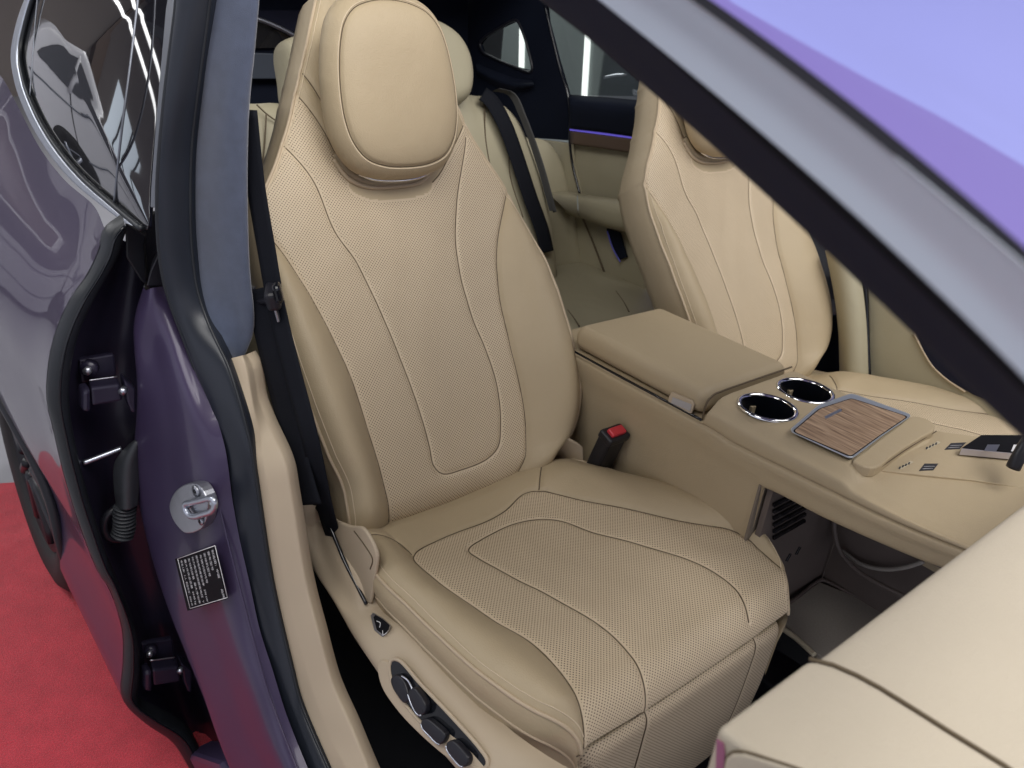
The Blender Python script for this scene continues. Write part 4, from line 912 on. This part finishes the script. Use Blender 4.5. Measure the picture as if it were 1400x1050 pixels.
loft('pillar_cover', [a2-np.array([0, 0, .004]), a2*.85+a3*.15+up*.002, (a2+a3)/2+up*.004, a2*.15+a3*.85+up*.003, a3], M('silver_trim'), car, n=90, m=6)
loft('pillar_moulding', [a3, (a3+a4)/2-up*.001, a4-up*.001], M('matt_black'), car, n=90, m=4)
def ext(r): return np.vstack([r[0]+(r[0]-r[1])*2.5, r, r[-1]+(r[-1]-r[-2])*3.5])
b0 = rail([(960, -50), (1000, 3), (1070, 44), (1143, 86), (1215, 123), (1286, 160), (1345, 194), (1402, 228), (1470, 270)], -.40)
b0 = ext(b0)
loft('windscreen_frit', [spline(a4, 40)-up*.002, spline(a4, 40)*.5+spline(b0, 40)*.5, b0], M('frit'), car, n=70, m=8)
b1 = rail([(1010, -60), (1060, -40), (1130, 0), (1200, 40), (1270, 80), (1340, 120), (1410, 160), (1450, 180), (1500, 210)], -.22)
b2 = rail([(1060, -120), (1120, -100), (1180, -60), (1240, -30), (1300, 0), (1370, 40), (1440, 80), (1480, 100), (1530, 130)], .06)
b3 = rail([(1130, -200), (1180, -180), (1230, -150), (1290, -110), (1350, -70), (1420, -30), (1490, 10), (1530, 30), (1590, 60)], .5)
loft('windscreen', [b0, ext(b1), ext(b2), ext(b3)], M('lilac_reflection'), car, n=60, m=10)
# ------------------------------------------------------------------ far side of the cabin
FY = 1.06
def slab(name, L, y, mat, t=.02, par=None, bevel=.003, rnd=0):
    P = np.array([PY(q, y if not hasattr(y, '__len__') else y[i]) for i, q in enumerate(L)])
    if rnd: P = spline(P, rnd, True)
    return plate(name, P, (0, t, 0), M(mat), par if par is not None else car, bevel=bevel)
# rear quarter panel with its small window (outline runs round the opening)
win = [(656, 60), (664, 50), (680, 40), (706, 28), (713, 40), (721, 64), (727, 97), (700, 90), (672, 78), (660, 71)]
outer_p = [(560, -40), (742, -40), (749, 30), (762, 80), (776, 128), (779, 192), (706, 187), (690, 176), (560, 176)]
key_ = outer_p+[outer_p[0], win[3]]+[win[i] for i in (2, 1, 0, 9, 8, 7, 6, 5, 4, 3)]
qp = slab('quarter_panel', outer_p[:0]+key_, FY+.03, 'navy_trim', .012, bevel=0)
tube('quarter_frame', [PY(q, FY+.028) for q in win], .0045, M('black_plastic'), qp, closed=True, n=80)
slab('quarter_glass', win, FY+.036, 'tint_glass', .004, par=qp, bevel=0)
loft('quarter_ledge', [LY([(650, 86), (680, 98), (705, 107), (728, 110)], FY+.03), LY([(652, 96), (680, 110), (705, 117), (730, 116)], FY+.0), LY([(652, 104), (680, 119), (705, 124), (728, 120)], FY+.03)], M('navy_trim'), qp, n=30)
# rear door: frame, glass, upper trim, light line, walnut strip, lower card, armrest
rd = slab('rear_door', [(779, 192), (905, 206), (905, 300), (800, 300), (790, 262), (781, 225)], FY+.02, 'rear_leather')
tube('door_gap', LY([(745, 8), (756, 55), (766, 95), (776, 128), (779, 160), (779, 195), (783, 226), (790, 255), (793, 266)], FY-.002), .0040, M('gloss_black'), rd, n=60)
slab('rear_window', [(747, 8), (760, 14), (800, 44), (850, 90), (905, 140), (905, 142), (893, 132), (778, 130)], FY+.03, 'tint_glass', .004, par=rd, bevel=0)
slab('door_header', [(742, -40), (760, -40), (905, 95), (905, 140), (850, 92), (800, 46), (749, 9)], FY+.02, 'pillar_trim', par=rd)
loft('door_upper', [LY([(777, 129), (830, 133), (905, 140)], FY+.02), LY([(778, 140), (830, 144), (905, 152)], FY-.03), LY([(779, 176), (830, 182), (905, 193)], FY-.015)], M('navy_trim'), rd, n=30, thick=.01)
loft('ambient_strip', [LY([(779, 174.5), (830, 181), (905, 191)], FY-.012), LY([(779, 178.5), (830, 185), (905, 195)], FY-.012)], M('ambient_light'), rd, n=20)
loft('walnut_strip', [LY([(779, 178.5), (830, 185), (905, 195)], FY-.010), LY([(780, 197), (830, 204), (905, 216)], FY-.006)], M('brown_trim'), rd, n=20, thick=.006)
slab('door_card', [(706, 187), (779, 196), (781, 225), (792, 268), (740, 262), (715, 230), (700, 200)], FY+.0, 'rear_leather', .02)
arm1 = loft('door_armrest', [LY([(744, 262), (770, 261), (789, 264)], FY-.01), LY([(752, 267), (772, 268), (789, 272)], FY-.09), LY([(770, 284), (782, 288), (790, 290)], FY-.08), LY([(772, 292), (784, 296), (792, 298)], FY-.01)], M('rear_leather'), rd, n=24)
loft('door_armrest', [LY([(790, 264), (830, 270), (880, 276)], FY-.01), LY([(790, 271), (830, 279), (880, 288)], FY-.09), LY([(791, 290), (830, 306), (880, 316)], FY-.08), LY([(793, 298), (830, 311), (880, 322)], FY-.01)], M('rear_leather'), rd, n=24)
slab('door_pocket', [(743, 265), (792, 292), (880, 310), (880, 420), (735, 420)], FY+.012, 'rear_leather', .02, par=rd)
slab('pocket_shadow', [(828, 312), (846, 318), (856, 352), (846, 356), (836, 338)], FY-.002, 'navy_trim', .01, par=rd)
tube('pocket_seam', LY([(795, 295), (806, 320), (818, 350), (826, 372)], FY+.008), .0030, M('thread'), rd, n=30)
tube('pocket_light', LY([(830, 316), (838, 340), (848, 358)], FY-.004), .0022, M('ambient_dim'), rd, n=20)
tube('pocket_seam', LY([(752, 300), (760, 330), (766, 362)], FY+.01), .0022, M('thread'), rd, n=30)

# rear bench seats
rb_ = thing('rear_bench', 'olive beige rear bench with tall back and dark belt, partly hidden behind the front seats', 'rear seat', (-.7, .4, .10))
def bx(L, x): return LX(L, x)
BN = np.array([.93, 0, .37]); BV = np.array([-.37, 0, .93])
def bplane(q, x0=-.72, z0=.46): return on(q, BN, BN@np.array([x0, 0, z0]))
def bpad(name, L, t, mat, x0=-.72, par=None):
    P = np.array([bplane(q, x0) for q in L]); O = P.mean(0); uv = np.stack([(P-O)[:, 1], (P-O)@BV], 1)
    o, _, _ = pillow(name, uv, O, SU, BV, BN, t, .05, M(mat), par or rb_, p=7, q=.5, rings=16, n=90); return o
far = bpad('bench_back', [(612, 100), (634, 128), (668, 134), (700, 160), (724, 215), (742, 275), (752, 330), (752, 400), (600, 400), (580, 250)], .05, 'rear_leather')
def bl(L, off, x0=-.72): return [bplane(q, x0)+BN*off for q in L]
tube('seam', bl([(648, 134), (650, 200), (668, 280), (690, 350)], .050), .0018, M('thread'), far, n=40)
tube('seam', bl([(683, 190), (682, 240), (700, 300)], .050), .0018, M('thread'), far, n=40)
bpad('bench_headrest', [(575, 30), (612, 45), (632, 75), (638, 115), (630, 140), (575, 150), (560, 90)], .06, 'rear_leather', -.66)
near = bpad('bench_back', [(330, 146), (352, 142), (384, 143), (404, 160), (420, 210), (430, 320), (440, 520), (330, 520), (322, 260)], .05, 'rear_leather', -.66)
tube('seam', bl([(339, 150), (352, 162), (385, 185)], .051, -.66), .0018, M('thread'), near, n=20)
tube('seam', bl([(352, 163), (350, 200), (346, 240)], .051, -.66), .0018, M('thread'), near, n=20)
bpad('bench_headrest', [(380, 62), (392, 54), (412, 50), (440, 60), (450, 120), (420, 156), (392, 150), (384, 110)], .06, 'rear_leather', -.62)
hr2 = bpad('bench_panel', [(708, 196), (750, 196), (790, 300), (800, 380), (750, 380), (735, 270)], .02, 'rear_leather', -.80)
# seat cushion of the bench
zc_ = .465
cu = LZ([(740, 372), (790, 364), (862, 372), (900, 392), (900, 440), (700, 470), (690, 400)], zc_)
O_ = cu.mean(0); o_, _, _ = pillow('bench_cushion', np.stack([cu[:, 0]-O_[0], cu[:, 1]-O_[1]], 1), O_, (1, 0, 0), (0, 1, 0), (0, 0, 1), .035, .12, M('rear_leather'), rb_, p=8, rings=18)
tube('seam', LZ([(842, 398), (852, 412), (860, 426)], zc_+.034), .0018, M('thread'), o_, n=20)
tube('seam', LZ([(776, 424), (784, 434), (792, 446)], zc_+.034), .0018, M('thread'), o_, n=20)
cu2 = LZ([(330, 500), (440, 480), (470, 640), (400, 680)], .40); O2 = cu2.mean(0)
plate('bench_cushion', cu2, (0, 0, -.1), M('rear_leather'), rb_, bevel=.02)
# dark belt lying over the far backrest
rbelt = strap('rear_belt', [bplane((660, 128), -.66), bplane((672, 138), -.65), bplane((690, 170), -.64), bplane((705, 210), -.64), bplane((725, 270), -.64), bplane((742, 318), -.64), bplane((748, 345), -.64)], .050, M('belt_web'), car, wdir=(0, 1, .2))
loft('belt_cover', [bl([(664, 128), (686, 134), (700, 160), (722, 220), (742, 290)], .03, -.70), bl([(668, 126), (690, 134), (705, 165), (727, 225), (746, 292)], .05, -.70), bl([(672, 126), (694, 136), (709, 168), (732, 228), (750, 292)], .02, -.70)], M('belt_grey'), car, n=40)

# parcel shelf, tailgate glass and headliner
slab('rear_shelf', [(300, 110), (390, 110), (400, 150), (300, 150)], .9, 'navy_trim') if False else None
tg_ = plate('tailgate', [PX(q, -1.5) for q in [(250, -80), (640, -60), (640, 175), (250, 175)]], (-.03, 0, 0), M('navy_trim'), car, bevel=0)
plate('tailgate_glass', [PX(q, -1.49) for q in [(335, 28), (350, 25), (380, 36), (412, 52), (412, 64), (335, 66)]], (.006, 0, 0), M('dark_glass'), tg_, bevel=0)
tube('glass_frame', [PX(q, -1.47) for q in [(335, 24), (352, 26), (382, 38), (412, 54)]], .007, M('steel'), tg_, n=24)
plate('shelf_panel', [PX(q, -1.46) for q in [(330, 72), (400, 74), (400, 108), (330, 108)]], (-.01, 0, 0), M('shelf_blue'), tg_, bevel=.003)
plate('tailgate_lining', [PX(q, -1.47) for q in [(330, 14), (420, 14), (420, 50), (380, 36), (352, 24), (330, 24)]], (-.01, 0, 0), M('pillar_trim'), tg_, bevel=0)
plate('headliner', [(-1.5, -.30, 1.315), (-1.12, -.34, 1.33), (-1.12, 1.22, 1.33), (-1.5, 1.2, 1.315)], (0, 0, .03), M('navy_trim'), car, bevel=.005)
# far front door and its pillar
fp = loft('far_pillar', [LY([(1138, 340), (1150, 400), (1156, 450), (1158, 530)], 1.17), LY([(1152, 340), (1162, 400), (1167, 450), (1170, 535)], 1.15), LY([(1166, 350), (1172, 400), (1177, 450), (1180, 535)], 1.17)], M('rear_leather'), car, n=30, thick=.02)
tube('door_gap', LY([(1181, 372), (1184, 420), (1186, 470), (1189, 545)], 1.175), .006, M('gloss_black'), fp, n=30)
fd = slab('driver_door', [(1186, 370), (1420, 480), (1420, 640), (1190, 560)], 1.19, 'rear_leather')
tube('door_seam', LY([(1250, 456), (1262, 480), (1276, 502), (1296, 520), (1320, 536)], 1.186), .003, M('piping'), fd, n=30)
slab('door_upper', [(1252, 452), (1262, 480), (1276, 502), (1296, 520), (1330, 540), (1420, 570), (1420, 440)], 1.184, 'pillar_trim', .01, par=fd)
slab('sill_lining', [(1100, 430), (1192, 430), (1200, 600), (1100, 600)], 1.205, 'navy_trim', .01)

# ------------------------------------------------------------------ what shows through the far windows
cw = PY((686, 60), 3.2), PY((828, 60), 3.2)
col_ = plate('grey_column', [(cw[0][0], 3.2, GZ), (cw[1][0]+.0, 3.2, GZ), (cw[1][0], 3.2, 3.6), (cw[0][0], 3.2, 3.6)], (0, .5, 0), M('grey_wall'), None, bevel=.01)
col_['label'] = 'plain grey showroom column seen through the far rear windows'; col_['category'] = 'column'
for i, (q0, q1) in enumerate((((804, 48), (799, 130)), ((714, 46), (713, 96)))):
    a, b = PY(q0, 3.17), PY(q1, 3.17); d = (a-b)/np.linalg.norm(a-b)
    t_ = tube('light_tube', [b-d*.04, a+d*.25], .020, M('tube_light'), None, n=6, k=12)
    t_['label'] = ('upright white light tube on the grey column, seen in the rear door window', 'upright white light tube on the grey column, seen in the small quarter window')[i]; t_['category'] = 'light'; t_['group'] = 'light tubes on the column'
# dark car parked beyond
pc = thing('parked_car', 'dark car parked beyond the purple one, glimpsed through its far rear door window', 'car', (-1.2, 2.5, GZ))
prof = [(-3.0, .35), (-2.95, .75), (-2.4, .98), (-1.9, 1.05), (-1.2, 1.42), (-.3, 1.50), (.5, 1.30), (1.1, 1.02), (1.6, .92), (1.75, .6), (1.7, .3)]
cx0 = PY((822, 60), 2.1)[0]
P = spline(np.array([(cx0+1.2+(a+3.0)*.9-1.2, 2.1, GZ+b) for a, b in prof]), 60)
bd = plate('body', P, (0, .95, 0), M('dark_body'), pc, bevel=.06, seg=4, smooth=True)
for a in (.62, 3.35):
    for yy in (2.08,):
        w_ = gridmesh('wheel', ring((cx0+a, yy, GZ+.33), [(.02, yy), (.20, yy-.01), (.22, yy), (.30, yy-.005), (.33, yy+.02), (.33, yy+.2)]), M('tyre'), pc, closed=True)
        gridmesh('rim', ring((cx0+a, yy, GZ+.33), [(.01, yy-.012), (.18, yy-.016), (.20, yy-.008)], 30), M('satin_silver'), w_, closed=True)
plate('window', [(cx0+1.75, 2.09, GZ+1.0), (cx0+2.15, 2.09, GZ+1.33), (cx0+2.9, 2.09, GZ+1.36), (cx0+3.5, 2.09, GZ+1.02)], (0, .03, 0), M('dark_glass'), pc, bevel=.005)
lamp_ = plate('headlamp', [PY(q, 2.075) for q in [(864, 122), (878, 124), (888, 130), (866, 130)]], (0, .01, 0), M('chrome'), pc, bevel=.002)
tube('trim_line', [PY(q, 2.08) for q in [(826, 106), (840, 103), (856, 102)]], .006, M('steel'), pc, n=10)

# ------------------------------------------------------------------ the showroom the paint and glass mirror
cl = plate('ceiling', [(-9, -7, 3.4), (7, -7, 3.4), (7, 5.2, 3.4), (-9, 5.2, 3.4)], (0, 0, .1), M('dark_ceiling'), None, bevel=0); cl['kind'] = 'structure'
bw = plate('wall', [(-8.6, -7, GZ), (-8.6, 5.2, GZ), (-8.6, 5.2, 3.4), (-8.6, -7, 3.4)], (-.15, 0, 0), M('back_wall'), None, bevel=0); bw['kind'] = 'structure'
wcar = thing('white_car', 'white car with dark windows, mirrored in the rear door glass of the purple car', 'car', (-5.6, -2.8, GZ))
def wbox(name, pts, x0, t, mat, par, bevel=.05):
    return plate(name, spline(np.array([(x0, y, z+GZ) for y, z in pts]), 70, True), (t, 0, 0), M(mat), par, bevel=bevel, seg=4, smooth=True)
WX = -6.4
wb = wbox('body', [(-5.2, .35), (-5.25, .75), (-5.1, 1.0), (-4.2, 1.12), (-3.9, 1.14), (-3.2, 1.60), (-2.2, 1.70), (-1.2, 1.66), (-.75, 1.45), (-.55, 1.05), (-.5, .6), (-.6, .32)], WX, 1.7, 'white_body', wcar)
band = spline(np.array([(WX+1.702, a, b+GZ) for a, b in [(-3.82, 1.15), (-3.5, 1.34), (-3.15, 1.53), (-2.6, 1.615), (-1.9, 1.625), (-1.3, 1.56), (-1.0, 1.40), (-.85, 1.27), (-1.2, 1.21), (-2.4, 1.165)]]), 60, True)
plate('window', band, (.010, 0, 0), M('dark_glass'), wcar, bevel=.004)
for y0, y1 in ((-2.50, -2.60), (-1.50, -1.62)): tube('window_pillar', [(WX+1.715, y0, 1.16+GZ), (WX+1.715, y1, 1.63+GZ)], .028, M('white_body'), wcar, n=4)
for z_ in (.98, .45): tube('body_crease', [(WX+1.70, -5.0, z_+GZ), (WX+1.715, -3.0, z_+.03+GZ), (WX+1.70, -.75, z_+.02+GZ)], .012, M('dull_silver'), wcar, n=20)
for y0 in (-2.52, -1.52): tube('door_gap', [(WX+1.701, y0, 1.15+GZ), (WX+1.701, y0-.02, .45+GZ)], .008, M('matt_black'), wcar, n=4)
for y0 in (-2.75, -1.75): box('door_handle', (WX+1.715, y0, 1.02+GZ), (.03, .2, .03), M('dull_silver'), wcar, bevel=.01)
for a in (-4.35, -1.35):
    n_ = 40; prof = [(.02, .01), (.2, .012), (.23, .02), (.3, .025), (.34, .0), (.34, -.2)]
    G = np.array([[(WX+1.70+d, a+r*math.cos(2*math.pi*j/n_), GZ+.34+r*math.sin(2*math.pi*j/n_)) for j in range(n_)] for r, d in prof])
    w_ = gridmesh('wheel', G, M('tyre'), wcar, closed=True)
    for k in range(5):
        t = 2*math.pi*k/5; tube('spoke', [(WX+1.725, a+.04*math.cos(t), GZ+.34+.04*math.sin(t)), (WX+1.728, a+.2*math.cos(t), GZ+.34+.2*math.sin(t))], .022, M('satin_silver'), w_, n=4)

for y_ in (-6.2, -4.6, 1.6): plate('ceiling_beam', [(-8.5, y_, 3.1), (6.5, y_, 3.1), (6.5, y_+.25, 3.1), (-8.5, y_+.25, 3.1)], (0, 0, .29), M('dark_ceiling'), None, bevel=0)['kind'] = 'structure'
bc_ = plate('brown_column', [(-8.3, -3.4, GZ), (-7.9, -3.4, GZ), (-7.9, -3.0, GZ), (-8.3, -3.0, GZ)], (0, 0, 3.6), M('brown_trim'), None, bevel=.01)
bc_['label'] = 'brown square column standing behind the white car in the showroom'; bc_['category'] = 'column'

qx = PY((691, 60), 5.1)[0]
dw = plate('wall', [(-8.5, 5.1, GZ), (qx, 5.1, GZ), (qx, 5.1, 3.3), (-8.5, 5.1, 3.3)], (0, .05, 0), M('dark_ceiling'), None, bevel=0); dw['kind'] = 'structure'
for i, (x_, z_) in enumerate(((-5.0, 2.30), (-6.1, 2.36))):
    t_ = tube('light_tube', [(x_, -5.5, z_), (x_, .2, z_)], .022, M('hall_light'), None, n=4, k=12)
    t_['label'] = ('level white light tube over the white car, upper streak in the rear glass', 'level white light tube over the white car, lower streak in the rear glass')[i]; t_['category'] = 'light'; t_['group'] = 'light tubes above the white car'

lw = plate('glow_panel', [(-8.55, -6.3, 1.0), (-8.55, -4.3, 1.0), (-8.55, -4.3, 2.3), (-8.55, -6.3, 2.3)], (.02, 0, 0), M('panel_glow'), None, bevel=0)  # added glowing panel, only there to lighten what the side glass mirrors
lw['label'] = 'unseen glowing panel added on the back wall to lighten the side glass reflections'; lw['category'] = 'window'
for y_ in (-5.8, -5.3, -4.8): plate('panel_bar', [(-8.52, y_, 1.0), (-8.52, y_+.06, 1.0), (-8.52, y_+.06, 2.3), (-8.52, y_, 2.3)], (.03, 0, 0), M('dark_ceiling'), lw, bevel=0)
